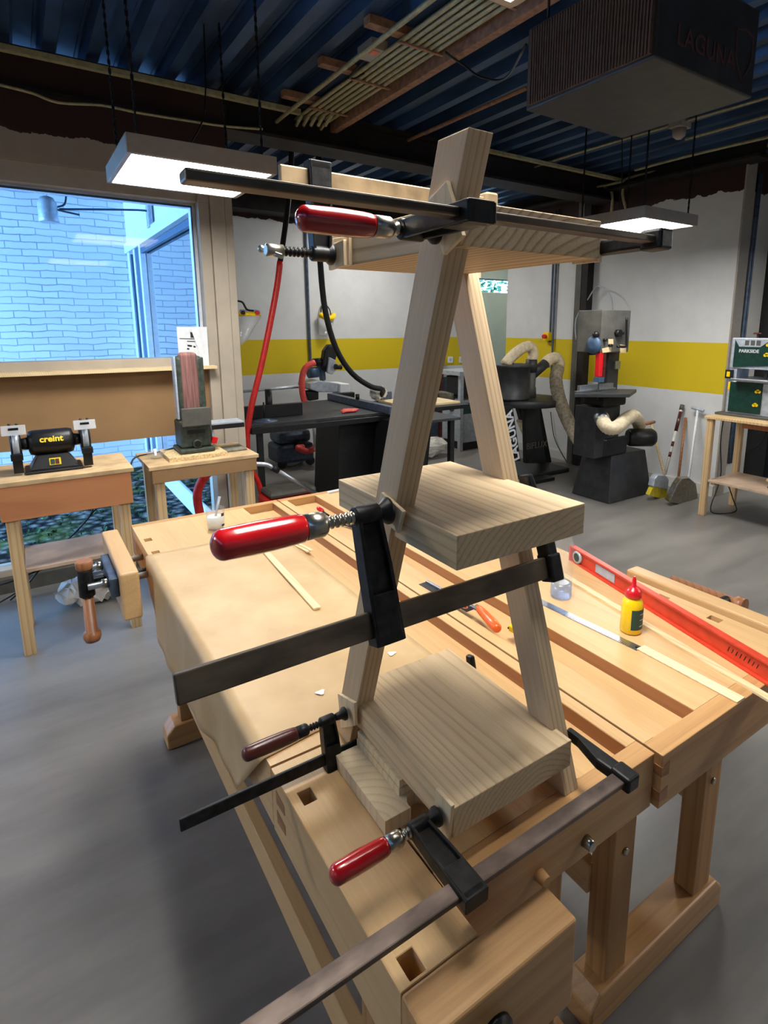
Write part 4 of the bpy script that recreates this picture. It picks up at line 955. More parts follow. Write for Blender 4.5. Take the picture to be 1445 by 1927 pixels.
# hand saw with orange handle
a, b = at(788, 1100, z=Z), at(878, 1152, z=Z); d = (b - a).normalized(); n_ = Vector((d.y, -d.x, 0))
t = thing('hand_saw', 'small flat saw with orange handle lying behind the bar of the middle clamp', 'saw', b)
w1 = 0.030
m = MB().prism([a, a + n_ * (-w1), b + n_ * (-w1) , b], (0, 0, 0.0012)); bl = obj('saw_blade', m, 'black', t)
obj('blade_spine', MB().bar(a - n_ * w1 + Vector((0, 0, .003)), b + d * 0.01 - n_ * w1 + Vector((0, 0, .003)), 0.009, 0.006), 'bright', t, 0.001)
text('lettering', 'BAHCO', 0.020, (a * 0.22 + b * 0.78) - n_ * 0.013 + Vector((0, 0, 0.0016)), d, -n_, 'orange', t, 0.0002, bold=0.0006)
hb = b + d * 0.010 - n_ * (w1 * 0.95) + Vector((0, 0, 0.013)); he = at(938, 1185, z=Z + 0.013); dd = (he - hb).normalized(); Lh = (he - hb).length
obj('ferrule', MB().lathe([(0, 0.006), (0.012, 0.007)], hb, dd), 'zinc', t)
obj('handle', MB().lathe([(0.010, 0.008), (0.02, 0.0105), (Lh * 0.4, 0.0125), (Lh * 0.75, 0.014), (Lh - 0.008, 0.0125), (Lh - 0.002, 0.009), (Lh, 0.005)], hb, dd, 24), 'orange', t)
# yellow tape measure
c = at(966, 1190, z=Z)
t = thing('tape_measure', 'small yellow and black tape measure peeking out left of the right stool leg', 'tape measure', c)
obj('case', MB().cbox(c + Vector((0.012, -0.012, 0.010)), (0.034, 0.05, 0.018), Euler((0, 0, 0.15))), 'yellow', t, 0.003)
obj('grip', MB().cbox(c + Vector((0.026, 0.0, 0.010)), (0.016, 0.03, 0.0184), Euler((0, 0, 0.15))), 'black', t, 0.003)
obj('blade_tip', MB().cbox(c + Vector((0.004, 0.016, 0.004)), (0.012, 0.008, 0.004)), 'black', t)
# small red handled tool in the tray
a = at(597, 955, z=Z + 0.03); b = at(640, 985, z=Z - 0.02)
t = thing('small_clamp', 'small clamp with short red handle lying behind the big red handle', 'clamp', b)
obj('handle', MB().lathe([(0, 0.006), (0.006, 0.009), (0.03, 0.009), (0.034, 0.006)], a, (b - a)), 'redp', t)
obj('shaft', MB().cyl(a, b, 0.004), 'cast', t)
obj('jaw', MB().tube([b, b + Vector((0.02, -0.05, 0.0)), b + Vector((0.02, -0.14, 0.005)), b + Vector((-0.02, -0.20, 0.0))], 0.006, 8), 'cast', t)
# bits at the far right end behind the middle shelf
c = at(640, 912, z=Z); c.y = min(c.y, 2.41)
single('wood_offcut', MB().box(c + Vector((0.0, -0.03, 0)), c + Vector((0.16, 0.02, 0.028))), 'strip', 'small square pale offcut on the far end of the far bench', 'offcut', bevel=0.001)
c = at(656, 896, z=Z + .02); single('wooden_knob', MB().lathe([(0, 0.022), (0.02, 0.026), (0.034, 0.02), (0.038, 0.008)], (c.x + .03, 2.40, Z), (0, 0, 1)), 'padwood', 'round wooden knob just behind the middle shelf', 'knob')
c = at(628, 927, z=Z); single('paper_scrap', MB().bar(c + Vector((-0.03, 0.0, 0.005)), c + Vector((0.05, 0.01, 0.006)), 0.016, 0.009), 'white', 'little white scrap lying left of the middle shelf', 'scrap', bevel=0.002)
# packing boards under the bottom shelf
lb = obj('packing_board', MB().box((0.385, 0.655, Z), (0.52, 0.826, Z + 0.026)), 'padwood', None, 0.001, org=(0.45, 0.75, Z))
tag(lb, 'lower pale packing board with a notch under the bottom shelf of the stool', 'board')
cut(lb, MB().cyl((0.452, 0.660, Z - 0.02), (0.452, 0.660, Z + 0.05), 0.020, seg=28))
single('packing_board', MB().box((0.428, 0.683, Z + 0.0265), (0.54, 0.826, Z + 0.0395)).box((0.430, 0.685, Z + 0.040), (0.54, 0.826, Z + 0.0535)), 'padwood', 'upper plywood packing board directly beneath the bottom shelf of the stool', 'board', bevel=0.0008)

# ================================================================== left: grinder bench, sander bench
def work_table(name, label, u0, u1, v0, v1, zt, apron, shelf=True, splay=0.0, apmat='pinexs', topmat='ply', grp=None):
    t = thing(name, label, 'table', ((u0 + u1) / 2, (v0 + v1) / 2, 0), group=grp)
    obj('tabletop', MB().box((u0, v0, zt - 0.022), (u1, v1, zt)), topmat, t, 0.002)
    i = 0.03
    for (a, s) in ((u0 + i, 1), (u1 - i - 0.05, -1)):
        for (b, q) in ((v0 + 0.02, 1), (v1 - 0.07, -1)):
            m = MB(); zt2 = zt - 0.022
            m.prism([(a, b, zt2), (a + 0.05, b, zt2), (a + 0.05 - s * splay, b, 0), (a - s * splay, b, 0)], (0, 0.05, 0)); obj('leg', m, 'pine', t, 0.002)
    obj('apron', MB().box((u0 + i * .5, v0 + 0.002, zt - 0.022 - apron), (u1 - i * .5, v0 + 0.02, zt - 0.022)), apmat, t, 0.002)
    obj('rear_apron', MB().box((u0 + i, v1 - 0.02, zt - 0.022 - 0.09), (u1 - i, v1 - 0.002, zt - 0.022)), 'pinex', t, 0.002)
    if shelf: obj('lower_shelf', MB().box((u0 + i + 0.052, v0 + 0.04, 0.42), (u1 - i - 0.052, v1 - 0.03, 0.438)), 'plysh', t, 0.002)
    return t
work_table('grinder_table', 'raw wood work table with orange pine apron and low shelf carrying the bench grinder', -0.17, 0.42, 3.21, 3.64, 0.885, 0.165)
c = at(105, 885, z=0.885) + Vector((0, 0.09, 0)); c = Vector((0.085, 3.41, 0.885))
t = thing('bench_grinder', 'black bench grinder with yellow lettering on the table before the window', 'grinder', c)
obj('base', MB().prism([c + Vector((-0.125, -0.09, 0)), c + Vector((0.125, -0.09, 0)), c + Vector((0.125, 0.09, 0)), c + Vector((-0.125, 0.09, 0))], (0, 0, 0.016)), 'black', t, 0.01)
m = MB(); lo = [(-0.105, -0.075), (0.105, -0.075), (0.105, 0.075), (-0.105, 0.075)]; hi = [(-0.065, -0.045), (0.065, -0.045), (0.065, 0.045), (-0.065, 0.045)]
m.add([c + Vector((a, b, 0.016)) for a, b in lo] + [c + Vector((a, b, 0.085)) for a, b in hi], [(3, 2, 1, 0), (4, 5, 6, 7)] + [(i, (i + 1) % 4, 4 + (i + 1) % 4, 4 + i) for i in range(4)])
obj('pedestal', m, 'black', t, 0.004)
zc = c + Vector((0, 0, 0.142))
obj('motor', MB().lathe([(-0.098, 0.04), (-0.092, 0.058), (-0.075, 0.063), (0.075, 0.063), (0.092, 0.058), (0.098, 0.04)], zc, (1, 0, 0), 28), 'black', t)
fr = obj('switch', MB().cbox(c + Vector((0.005, -0.0635, 0.05)), (0.05, 0.006, 0.036), Euler((-0.41, 0, 0))), 'yellow', t, 0.002)
obj('switch_buttons', MB().cbox(c + Vector((-0.006, -0.067, 0.05)), (0.018, 0.006, 0.026), Euler((-0.41, 0, 0))), 'green', fr); obj('switch_buttons', MB().cbox(c + Vector((0.014, -0.067, 0.05)), (0.016, 0.006, 0.026), Euler((-0.41, 0, 0))), 'darkwood', fr)
text('lettering', 'creint', 0.042, zc + Vector((0.0, -0.0605, 0.022)), (1, 0, 0), (0, 0.33, 0.94), 'yellow', t, 0.001, bold=0.0012)
for s in (-1, 1):
    obj('shaft_housing', MB().lathe([(0.095, 0.032), (0.13, 0.026)], zc, (s, 0, 0)), 'black', t)
    gd = obj('wheel_guard', MB().lathe([(0.125, 0.06), (0.13, 0.068), (0.165, 0.068), (0.17, 0.06)], zc, (s, 0, 0), 24), 'black', t)
    obj('grinding_wheel', MB().lathe([(0.134, 0.062), (0.160, 0.062)], zc + Vector((0, -0.012, 0)), (s, 0, 0), 24), 'lightgrey', t)
    obj('tool_rest', MB().cbox(zc + Vector((s * 0.148, -0.075, -0.05)), (0.05, 0.03, 0.03)).cbox(zc + Vector((s * 0.148, -0.06, -0.095)), (0.04, 0.035, 0.07)), 'black', t, 0.002)
    obj('eye_shield', MB().cbox(zc + Vector((s * 0.148, -0.082, 0.082)), (0.098, 0.006, 0.05), Euler((-0.4, 0, 0))), 'visor', t, 0.004)
    obj('shield_bracket', MB().cbox(zc + Vector((s * 0.148, -0.05, 0.088)), (0.04, 0.07, 0.012)).cyl(zc + Vector((s * 0.148 - 0.015, -0.06, 0.09)), zc + Vector((s * 0.148 - 0.015, -0.06, 0.112)), 0.006).cyl(zc + Vector((s * 0.148 + 0.015, -0.06, 0.09)), zc + Vector((s * 0.148 + 0.015, -0.06, 0.112)), 0.006), 'cast', t)
work_table('sander_table', 'raw wood table with plywood top carrying the upright belt sander beside the window post', 0.52, 1.14, 3.40, 3.84, 0.83, 0.075, shelf=False, apmat='brown')
c = Vector((0.80, 3.60, 0.83))
single('mounting_board', MB().box((0.64, 3.46, 0.830), (0.97, 3.76, 0.855)), 'osb', 'particle board plate under the belt sander', 'board', bevel=0.002)
c = Vector((0.815, 3.62, 0.855))
t = thing('belt_sander', 'upright belt and disc sander with brown belt and grey table', 'sander', c)
obj('base', MB().box(c + Vector((-0.10, -0.11, 0)), c + Vector((0.10, 0.10, 0.03))), 'olive', t, 0.01)
bd = obj('motor_housing', MB().box(c + Vector((-0.085, -0.085, 0.03)), c + Vector((0.085, 0.085, 0.19))), 'olive', t, 0.012)
obj('vent', MB().box(c + Vector((-0.05, -0.088, 0.115)), c + Vector((0.05, -0.084, 0.14))), 'black', bd)
obj('dust_port', MB().lathe([(0, 0.026), (0.02, 0.026), (0.02, 0.019)], c + Vector((0.0, -0.085, 0.055)), (0, -1, 0), 20), 'olive', t)
obj('dust_port_opening', MB().lathe([(0, 0.019), (0.0215, 0.019)], c + Vector((0.0, -0.085, 0.055)), (0, -1, 0), 20), 'black', t)
obj('switch', MB().cbox(c + Vector((0.108, -0.06, 0.06)), (0.035, 0.03, 0.04), Euler((0, 0.3, 0))), 'redp', t, 0.005)
obj('belt_frame', MB().box(c + Vector((-0.075, -0.035, 0.19)), c + Vector((0.075, 0.03, 0.57))), 'olive', t, 0.02)
obj('sanding_belt', MB().box(c + Vector((-0.05, -0.046, 0.17)), c + Vector((0.05, 0.04, 0.59))), 'belt', t, 0.022, seg=4)
obj('tracking_guard', MB().box(c + Vector((0.055, -0.03, 0.25)), c + Vector((0.085, 0.035, 0.56))), 'olive', t, 0.005)
obj('side_rail', MB().box(c + Vector((-0.085, -0.04, 0.2)), c + Vector((-0.073, 0.02, 0.57))), 'lightgrey', t, 0.004)
obj('work_rest', MB().box(c + Vector((-0.082, -0.13, 0.165)), c + Vector((0.082, -0.115, 0.275))), 'grey', t, 0.006)
obj('disc_table', MB().box(c + Vector((0.09, -0.05, 0.148)), c + Vector((0.30, 0.09, 0.160))), 'lightgrey', t, 0.002)
obj('disc_table_edge', MB().box(c + Vector((0.09, -0.054, 0.122)), c + Vector((0.30, -0.04, 0.147))), 'black', t)
obj('sanding_disc', MB().cyl(c + Vector((0.086, 0, 0.12)), c + Vector((0.096, 0, 0.12)), 0.075, seg=28), 'grey', t)
c = Vector((0.60, 3.62, 0.83))
t = thing('glass_bowl', 'clear glass bowl on the table left of the belt sander', 'bowl', c)
obj('bowl_wall', MB().lathe([(0, 0.028), (0.012, 0.035), (0.045, 0.058), (0.048, 0.060), (0.048, 0.057), (0.014, 0.031), (0.006, 0.0)], c, (0, 0, 1), 28), 'clear', t)
single('grinding_dust_cloth', MB().cbox((1.045, 3.62, 0.836), (0.15, 0.14, 0.012)), 'bagcloth', 'flat grey cloth on the table right of the belt sander', 'cloth', bevel=0.005)
def cable(pts, label, r=0.005, mat='rubber', cat='cable', name='power_cable', grp=None): return single(name, MB().tube(pts, r, 6), mat, label, cat, group=grp)
cable([(0.74, 3.70, 0.87), (0.62, 3.72, 0.845), (0.50, 3.70, 0.835), (0.46, 3.66, 0.78), (0.445, 3.66, 0.70), (0.42, 3.66, 0.60)], 'thin black cable hanging from the belt sander to the grinder table')
cable([(0.26, 3.66, 0.68), (0.25, 3.70, 0.55), (0.15, 3.75, 0.42), (0.02, 3.80, 0.30), (-0.1, 3.9, 0.12), (-0.2, 3.95, 0.02)], 'left of two black cables drooping behind the grinder table', grp='cables behind the grinder table')
cable([(0.36, 3.66, 0.72), (0.30, 3.70, 0.60), (0.18, 3.75, 0.45), (0.04, 3.82, 0.30), (-0.12, 3.92, 0.10), (-0.25, 3.95, 0.02)], 'right of two black cables drooping behind the grinder table', grp='cables behind the grinder table')
cable([(-0.5, 3.4, 0.40), (-0.3, 3.5, 0.30), (-0.18, 3.6, 0.26), (0.0, 3.66, 0.28), (0.2, 3.60, 0.30)], 'black cable crossing the left table leg at shelf height')
# crumpled paper sack under the grinder table
mb = MB(); n1, n2 = 16, 12; c = Vector((0.20, 3.72, 0.0))
random.seed(5)
for k in range(2):
    vs = []
    for i in range(n1 + 1):
        for j in range(n2):
            a = 2 * PI * j / n2; s = math.sin(PI * i / n1) ** 0.6
            vs.append(c + Vector((-0.17 + 0.34 * i / n1 + random.uniform(-.02, .02), math.cos(a) * 0.11 * s + random.uniform(-.02, .02) + k * 0.03, max(0.003, 0.08 + math.sin(a) * 0.085 * s + random.uniform(-.025, .025) + k * .03))))
    if k == 0: mb.add(vs, [(i * n2 + j, i * n2 + (j + 1) % n2, (i + 1) * n2 + (j + 1) % n2, (i + 1) * n2 + j) for i in range(n1) for j in range(n2)])
single('paper_sack', mb, 'rag', 'crumpled whitish sack on the floor under the grinder table', 'sack')
# notice sheets at the lower right corner of the window
P = [at(332, 615, v=4.09), at(389, 615, v=4.09), at(393, 688, v=4.09), at(338, 688, v=4.09)]
t = thing('notice_sheet', 'white printed sheet taped to the lower right corner of the window', 'sheet', sum(P, Vector()) / 4)
obj('sheet', MB().prism(P, (0, 0.001, 0)), 'white', t)
q = at(362, 632, v=4.086)
obj('emblem', MB().prism([q + Vector((-0.012, 0, -0.012)), q + Vector((0.03, 0, -0.012)), q + Vector((0.006, 0, 0.022)), q + Vector((-0.012, 0, 0.026))], (0, 0.001, 0)), 'ink', t)
m = MB()
for (x0, x1, y) in ((338, 372, 637), (352, 371, 642), (353, 361, 650), (364, 368, 652), (370, 376, 650), (352, 356, 656)): m.bar(at(x0, y, v=4.087), at(x1, y + 1, v=4.087), 0.001, 0.004 if y < 645 else 0.010)
obj('print', m, 'ink', t)
P = [at(358, 618, v=4.08), at(380, 640, v=4.08), at(393, 690, v=4.08), at(383, 694, v=4.08)]
single('document_sleeve', MB().prism([at(358, 616, v=4.08), at(389, 616, v=4.08), at(394, 690, v=4.08), at(381, 693, v=4.08), at(374, 660, v=4.08)], (0, 0.001, 0)), 'white', 'blank white sleeve with curved edge overlapping the notice on the window', 'sleeve')
# ================================================================== back room
def V3(*a): return Vector(a)
# table saw with long extension table
t = thing('table_saw', 'long black table saw with cabinet and side tables in the middle of the back room', 'table saw', (2.4, 4.9, 0))
obj('extension_table', MB().box((1.45, 4.50, 0.795), (2.74, 5.62, 0.822)), 'charcoal', t, 0.003)
obj('front_rail', MB().box((1.45, 4.46, 0.75), (2.74, 4.50, 0.795)), 'black', t, 0.002)
obj('saw_table', MB().box((2.72, 3.96, 0.782), (3.16, 5.2, 0.806)), 'charcoal', t, 0.003)
obj('outfeed_board', MB().box((2.98, 4.55, 0.83), (3.62, 5.1, 0.85)), 'strip', t, 0.002); obj('outfeed_table', MB().box((2.9, 4.45, 0.79), (3.66, 5.2, 0.829)), 'black', t, 0.003)
obj('cabinet', MB().prism([(2.25, 4.62, 0), (2.30, 4.62, 0.75), (2.85, 4.62, 0.75), (2.85, 4.62, 0)], (0, 0.5, 0)), 'black', t, 0.006)
obj('cabinet_flank', MB().prism([(2.62, 4.2, 0.15), (2.62, 4.1, 0.78), (2.95, 4.1, 0.78), (2.95, 4.2, 0.15)], (0, 0.42, 0)), 'black', t, 0.006)
for x, y in ((1.53, 4.52), (1.53, 5.55), (3.08, 4.0), (3.55, 5.12)): obj('leg', MB().box((x - 0.022, y - 0.022, 0), (x + 0.022, y + 0.022, 0.79)), 'black', t)
obj('rip_fence', MB().box((2.66, 4.35, 0.823), (2.73, 5.62, 0.89)), 'bluegrey', t, 0.003)
obj('fence_knob', MB().cyl((2.69, 5.0, 0.89), (2.69, 5.0, 0.94), 0.02), 'black', t)
obj('router_fence', MB().box((1.50, 4.78, 0.823), (2.02, 4.82, 0.93)), 'black', t, 0.003)
obj('router_insert', MB().lathe([(0.0, 0.10), (0.006, 0.095), (0.008, 0.04), (0.02, 0.035)], (1.62, 4.62, 0.822), (0, 0, 1)), 'bluegrey', t)
obj('fence_post', MB().cyl((1.74, 4.85, 0.825), (1.74, 4.85, 1.06), 0.03), 'black', t); obj('router_pin', MB().cyl((1.64, 4.70, 0.83), (1.64, 4.70, 0.97), 0.006), 'black', t)
c = V3(2.45, 4.72, 0.823)
t = thing('work_gloves', 'pair of pinkish red work gloves lying on the black saw table', 'gloves', c)
for i in range(2):
    o_ = c + V3(0.05 * i, 0.06 * i - .05, 0.012)
    m = MB().ball(o_, 0.045, (1.2, 0.8, 0.28))
    for k in range(4): m.tube([o_ + V3(-0.03, -0.025 + 0.017 * k, 0), o_ + V3(-0.08, -0.035 + 0.022 * k, 0.004), o_ + V3(-0.115 + 0.008 * k, -0.04 + 0.025 * k, -0.004)], 0.009, 6)
    m.tube([o_ + V3(0.0, 0.03, 0), o_ + V3(-0.02, 0.07, 0.0)], 0.010, 6); obj('glove', m, 'pinkhose', t)
c = at(714, 760, v=5.15); c.z = 0.90
t = thing('blade_guard', 'blade guard wrapped in a crumpled clear white bag behind the saw fence', 'guard', c)
obj('guard', MB().box(c + V3(-0.02, -0.06, -0.075), c + V3(0.12, 0.05, 0.03)), 'bluegrey', t, 0.01)
m = MB().ball(c + V3(-0.01, 0, 0.01), 0.10, (1.0, 0.8, 0.75), 14, 9); random.seed(3); m.v = [p + V3(random.uniform(-.012, .012), random.uniform(-.012, .012), random.uniform(-.012, .012)) for p in m.v]; m.s = [False] * len(m.f)
obj('plastic_bag', m, 'rag', t)
# hoses hanging from the ceiling
hv = 4.50
P = [at(x, y, v=hv) for x, y in [(527, 492), (521, 540), (507, 615), (490, 695), (473, 765), (465, 820), (466, 862)]]
t = thing('red_hose', 'red rubber hose hanging down right of the window post', 'hose', P[-1])
obj('hose', MB().tube(P, 0.024, 12), 'redhose', t)
T = at(548, 300, v=hv); obj('upper_pipe', MB().tube([(T.x, hv, 3.1), T, at(540, 400, v=hv), at(527, 494, v=hv)], 0.021, 10), 'rubber', t)
obj('coupling', MB().cyl(P[-1] + V3(0, 0, 0.03), P[-1] + V3(0.01, 0, -0.09), 0.034).cbox(P[-1] + V3(0.05, 0, -0.03), (0.08, 0.03, 0.03)), 'cast', t, 0.004)
obj('lower_hose', MB().tube([P[-1] + V3(0.01, 0, -0.08), at(485, 905, v=hv), at(497, 945, v=hv)], 0.022, 12), 'redhose', t)
P = [at(x, y, v=4.02) for x, y in [(452, 860), (425, 872), (398, 885), (380, 905), (371, 935), (380, 985)]]
single('red_hose', MB().tube(P, 0.030, 12), 'redhose', 'loop of thick red hose under the belt sander table in front of the glass', 'hose')
hv = 5.0
P = [at(x, y, v=hv) for x, y in [(601, 330), (600, 430), (603, 500), (612, 585), (632, 655), (662, 702), (697, 727), (720, 733), (727, 748)]]; P[0].z = 3.1; P[-1].y = 5.12
single('black_hose', MB().tube(P, 0.027, 12), 'rubber', 'dark ribbed hose curving down to the bagged blade guard on the saw', 'hose')
P = [at(448, 873, v=3.95), at(497, 874, v=4.0), at(512, 880, v=4.0)]; Q = [at(512, 880, v=4.0), at(600, 932, v=4.15)]
t = thing('vacuum_tube', 'bent chrome vacuum tube leaning from the sander table down to the right', 'tube', P[1])
obj('upper_tube', MB().tube(P, 0.017, 10), 'bright', t); obj('lower_tube', MB().tube(Q, 0.016, 10, 0), 'bright', t); obj('joint', MB().cyl(Q[0], Q[0] + (Q[1] - Q[0]).normalized() * 0.06, 0.022), 'black', t)
# red tool case
c = at(545, 925, z=0.27)
t = thing('tool_case', 'red and grey power tool lying low behind the far end of the benches', 'tool case', (c.x, c.y, 0))
obj('case', MB().box((c.x - 0.22, c.y - 0.12, 0.0), (c.x + 0.18, c.y + 0.15, 0.25)), 'redhose', t, 0.02)
obj('lid', MB().box((c.x - 0.20, c.y - 0.10, 0.252), (c.x + 0.20, c.y + 0.15, 0.31)), 'grey', t, 0.03); obj('handle', MB().box((c.x - 0.10, c.y - 0.13, 0.17), (c.x + 0.10, c.y - 0.121, 0.21)), 'black', t)
# radiator behind the window post
t = thing('radiator', 'white ribbed radiator partly hidden behind the red hose', 'radiator', (1.45, 5.2, 0.1))
m = MB()
for k in range(26): m.box((1.32, 5.1, 0.12 + k * 0.03), (1.60, 5.2, 0.128 + k * 0.03))
m.box((1.32, 5.12, 0.0), (1.60, 5.18, 0.92)); obj('fins', m, 'white', t)
# workshop vacuum
c = at(532, 862, z=0); c = V3(2.50, 6.30, 0)
t = thing('shop_vacuum', 'grey blue workshop vacuum on the floor under the saw extension table', 'vacuum cleaner', c)
obj('tank', MB().box(c + V3(-0.22, -0.17, 0.05), c + V3(0.22, 0.2, 0.27)), 'bluegrey', t, 0.04)
obj('motor_head', MB().box(c + V3(-0.2, -0.15, 0.272), c + V3(0.2, 0.18, 0.42)), 'bluegrey', t, 0.05)
obj('grip', MB().tube([c + V3(-0.05, -0.05, 0.41), c + V3(-0.05, -0.05, 0.46), c + V3(0.12, -0.05, 0.46), c + V3(0.12, -0.05, 0.41)], 0.012, 8), 'white', t)
obj('hose_port', MB().cyl(c + V3(0.02, -0.16, 0.24), c + V3(0.05, -0.22, 0.24), 0.06), 'black', t)
for s in (-1, 1): obj('wheel', MB().cyl(c + V3(s * 0.17, -0.16, 0.05), c + V3(s * 0.17, -0.12, 0.05), 0.05), 'black', t)
P = [c + V3(0.05, -0.22, 0.24)] + [at(x, y, v=6.0) for x, y in [(560, 843), (580, 849), (597, 838), (602, 815), (598, 790), (580, 772), (570, 745), (568, 715), (575, 692), (592, 682)]]
single('coral_hose', MB().tube(P, 0.034, 10), 'pinkhose', 'coral pink hose looping from the vacuum up to the mitre saw', 'hose')
cable([c + V3(-0.1, -0.2, 0.1), at(522, 868, z=0.01), at(545, 878, z=0.01), at(570, 868, z=0.01), at(556, 858, z=.01), c + V3(0.2, -0.1, 0.1)], 'dark cable looped on the floor in front of the vacuum')
# mitre saw on wheeled stand
sv = 6.1
t = thing('mitre_saw', 'mitre saw with black blade housing on a wheeled white stand against the back wall', 'mitre saw', at(620, 760, v=sv))
q = lambda x, y, v=sv: at(x, y, v=v)
def ppx(px, v, dy): return MB().prism([at(x, y, v=v) for x, y in px], (0, dy, 0))
obj('saw_head', ppx([(612, 660), (620, 648), (632, 648), (635, 670), (628, 695), (618, 703), (608, 690)], sv - .1, 0.12), 'black', t, 0.03)
obj('blade_guard', ppx([(620, 672), (632, 678), (634, 695), (626, 705), (616, 702)], sv - .14, 0.04), 'lightgrey', t, 0.008)
obj('dust_chute', MB().cyl(q(590, 682), q(612, 680), 0.045), 'black', t)
obj('saw_arm', ppx([(600, 688), (612, 688), (614, 715), (607, 718)], sv, 0.08), 'bluegrey', t, 0.01)
obj('motor', MB().cyl(q(580, 702), q(598, 700), 0.06), 'slate', t); obj('grip', MB().cyl(q(630, 690, sv - .2), q(642, 691, sv - .2), 0.03), 'black', t)
obj('turntable', ppx([(584, 722), (600, 716), (640, 722), (655, 724), (655, 735), (636, 738), (600, 738), (583, 732)], sv - .15, 0.35), 'lightgrey', t, 0.01)
obj('right_wing', ppx([(640, 722), (658, 722), (660, 738), (640, 742)], sv - .2, 0.3), 'white', t, 0.01)
obj('left_extension', MB().cyl(q(455, 737), q(585, 726), 0.014).cyl(q(455, 737, sv + .12), q(585, 724, sv + .12), 0.014), 'lightgrey', t)
obj('stand_bracket', ppx([(575, 738), (600, 736), (600, 752), (582, 755)], sv - .1, 0.2), 'black', t, 0.01)
obj('right_clamp', ppx([(632, 740), (668, 738), (668, 758), (650, 760), (645, 748), (632, 750)], sv - .25, 0.1), 'black', t, 0.01)
obj('stand_foot', MB().cyl(at(588, 760, v=sv), at(593, 842, v=5.9), 0.018).cyl(at(592, 845, v=5.9), at(655, 838, v=5.9), 0.018).cyl(at(600, 836, v=6.3), at(655, 828, v=6.3), 0.018), 'white', t)
obj('stand_leg', MB().cyl(at(646, 775, v=sv), at(637, 845, v=sv), 0.02), 'white', t)
for x, y in ((622, 822), (648, 832)):
    p = at(x, y, v=6.0); obj('wheel', MB().lathe([(-0.03, 0.09), (-0.02, 0.11), (0.02, 0.11), (0.03, 0.09)], p, (1, 0.3, 0), 24), 'black', t)
# face shields
c = at(468, 600, v=4.42)
t = thing('face_shield', 'clear face shield with yellow crown hanging close behind the window post', 'face shield', c)
obj('headband', MB().tube([c + V3(-0.05, 0.08, 0.04), c + V3(0.02, 0.0, 0.02), c + V3(0.09, 0.02, 0.05), c + V3(0.08, 0.12, 0.06), c + V3(-0.02, 0.14, 0.06)], 0.012, 6), 'lightgrey', t)
obj('strap', MB().tube([c + V3(-0.08, 0.0, 0.13), c + V3(-0.04, 0.0, 0.12), c + V3(-0.01, 0, 0.07), c + V3(0.04, 0.0, 0.06)], 0.008, 6), 'black', t)
m = MB(); ns = 12; vs = []
for k in range(ns + 1):
    a = PI * (0.9 + 1.0 * k / ns)
    vs += [c + V3(0.02 + math.cos(a) * 0.10, 0.07 + math.sin(a) * 0.09, 0.02), c + V3(0.02 + math.cos(a) * 0.09, 0.07 + math.sin(a) * 0.085, 0.05)]
m.add(vs, [(2 * k, 2 * k + 2, 2 * k + 3, 2 * k + 1) for k in range(ns)], True); o = obj('crown', m, 'yellow', t); o.modifiers.new('s', 'SOLIDIFY').thickness = 0.004
m = MB(); vs = []
for k in range(ns + 1):
    a = PI * (0.9 + 1.0 * k / ns)
    vs += [c + V3(0.02 + math.cos(a) * 0.10, 0.07 + math.sin(a) * 0.09, 0.02), c + V3(-0.075 + math.cos(a) * 0.07, 0.05 + math.sin(a) * 0.09, -0.19 + 0.05 * math.cos(a))]
m.add(vs, [(2 * k, 2 * k + 2, 2 * k + 3, 2 * k + 1) for k in range(ns)], True); o = obj('visor', m, 'visor', t); o.modifiers.new('s', 'SOLIDIFY').thickness = 0.002
for s in (-0.05, 0.06): obj('knob', MB().cyl(c + V3(s, -0.015, 0.045), c + V3(s, -0.035, 0.045), 0.015), 'redp' if s > 0 else 'black', t)
c = at(612, 600, v=6.76)
t = thing('face_shield', 'face shield with yellow crown hanging on the back wall behind the dark hose', 'face shield', c)
obj('headband', MB().tube([c + V3(-0.06, 0, 0.02), c + V3(-0.05, 0, 0.12), c + V3(0.0, 0.03, 0.19), c + V3(0.06, 0, 0.12), c + V3(0.08, 0, 0.02)], 0.008, 6), 'black', t)
obj('crown', MB().tube([c + V3(-0.08, -0.02, 0.05), c + V3(-0.02, -0.08, 0.01), c + V3(0.06, -0.07, 0.01), c + V3(0.11, -0.01, 0.05)], 0.035, 8), 'yellow', t)
m = MB(); vs = []
for k in range(ns + 1):
    a = PI * (1.0 + k / ns); vs += [c + V3(math.cos(a) * 0.11, -0.01 + math.sin(a) * 0.08, 0.0), c + V3(-0.02 + math.cos(a) * 0.07, -0.01 + math.sin(a) * 0.06, -0.20)]
m.add(vs, [(2 * k, 2 * k + 2, 2 * k + 3, 2 * k + 1) for k in range(ns)], True); o = obj('visor', m, 'visor', t); o.modifiers.new('s', 'SOLIDIFY').thickness = 0.002
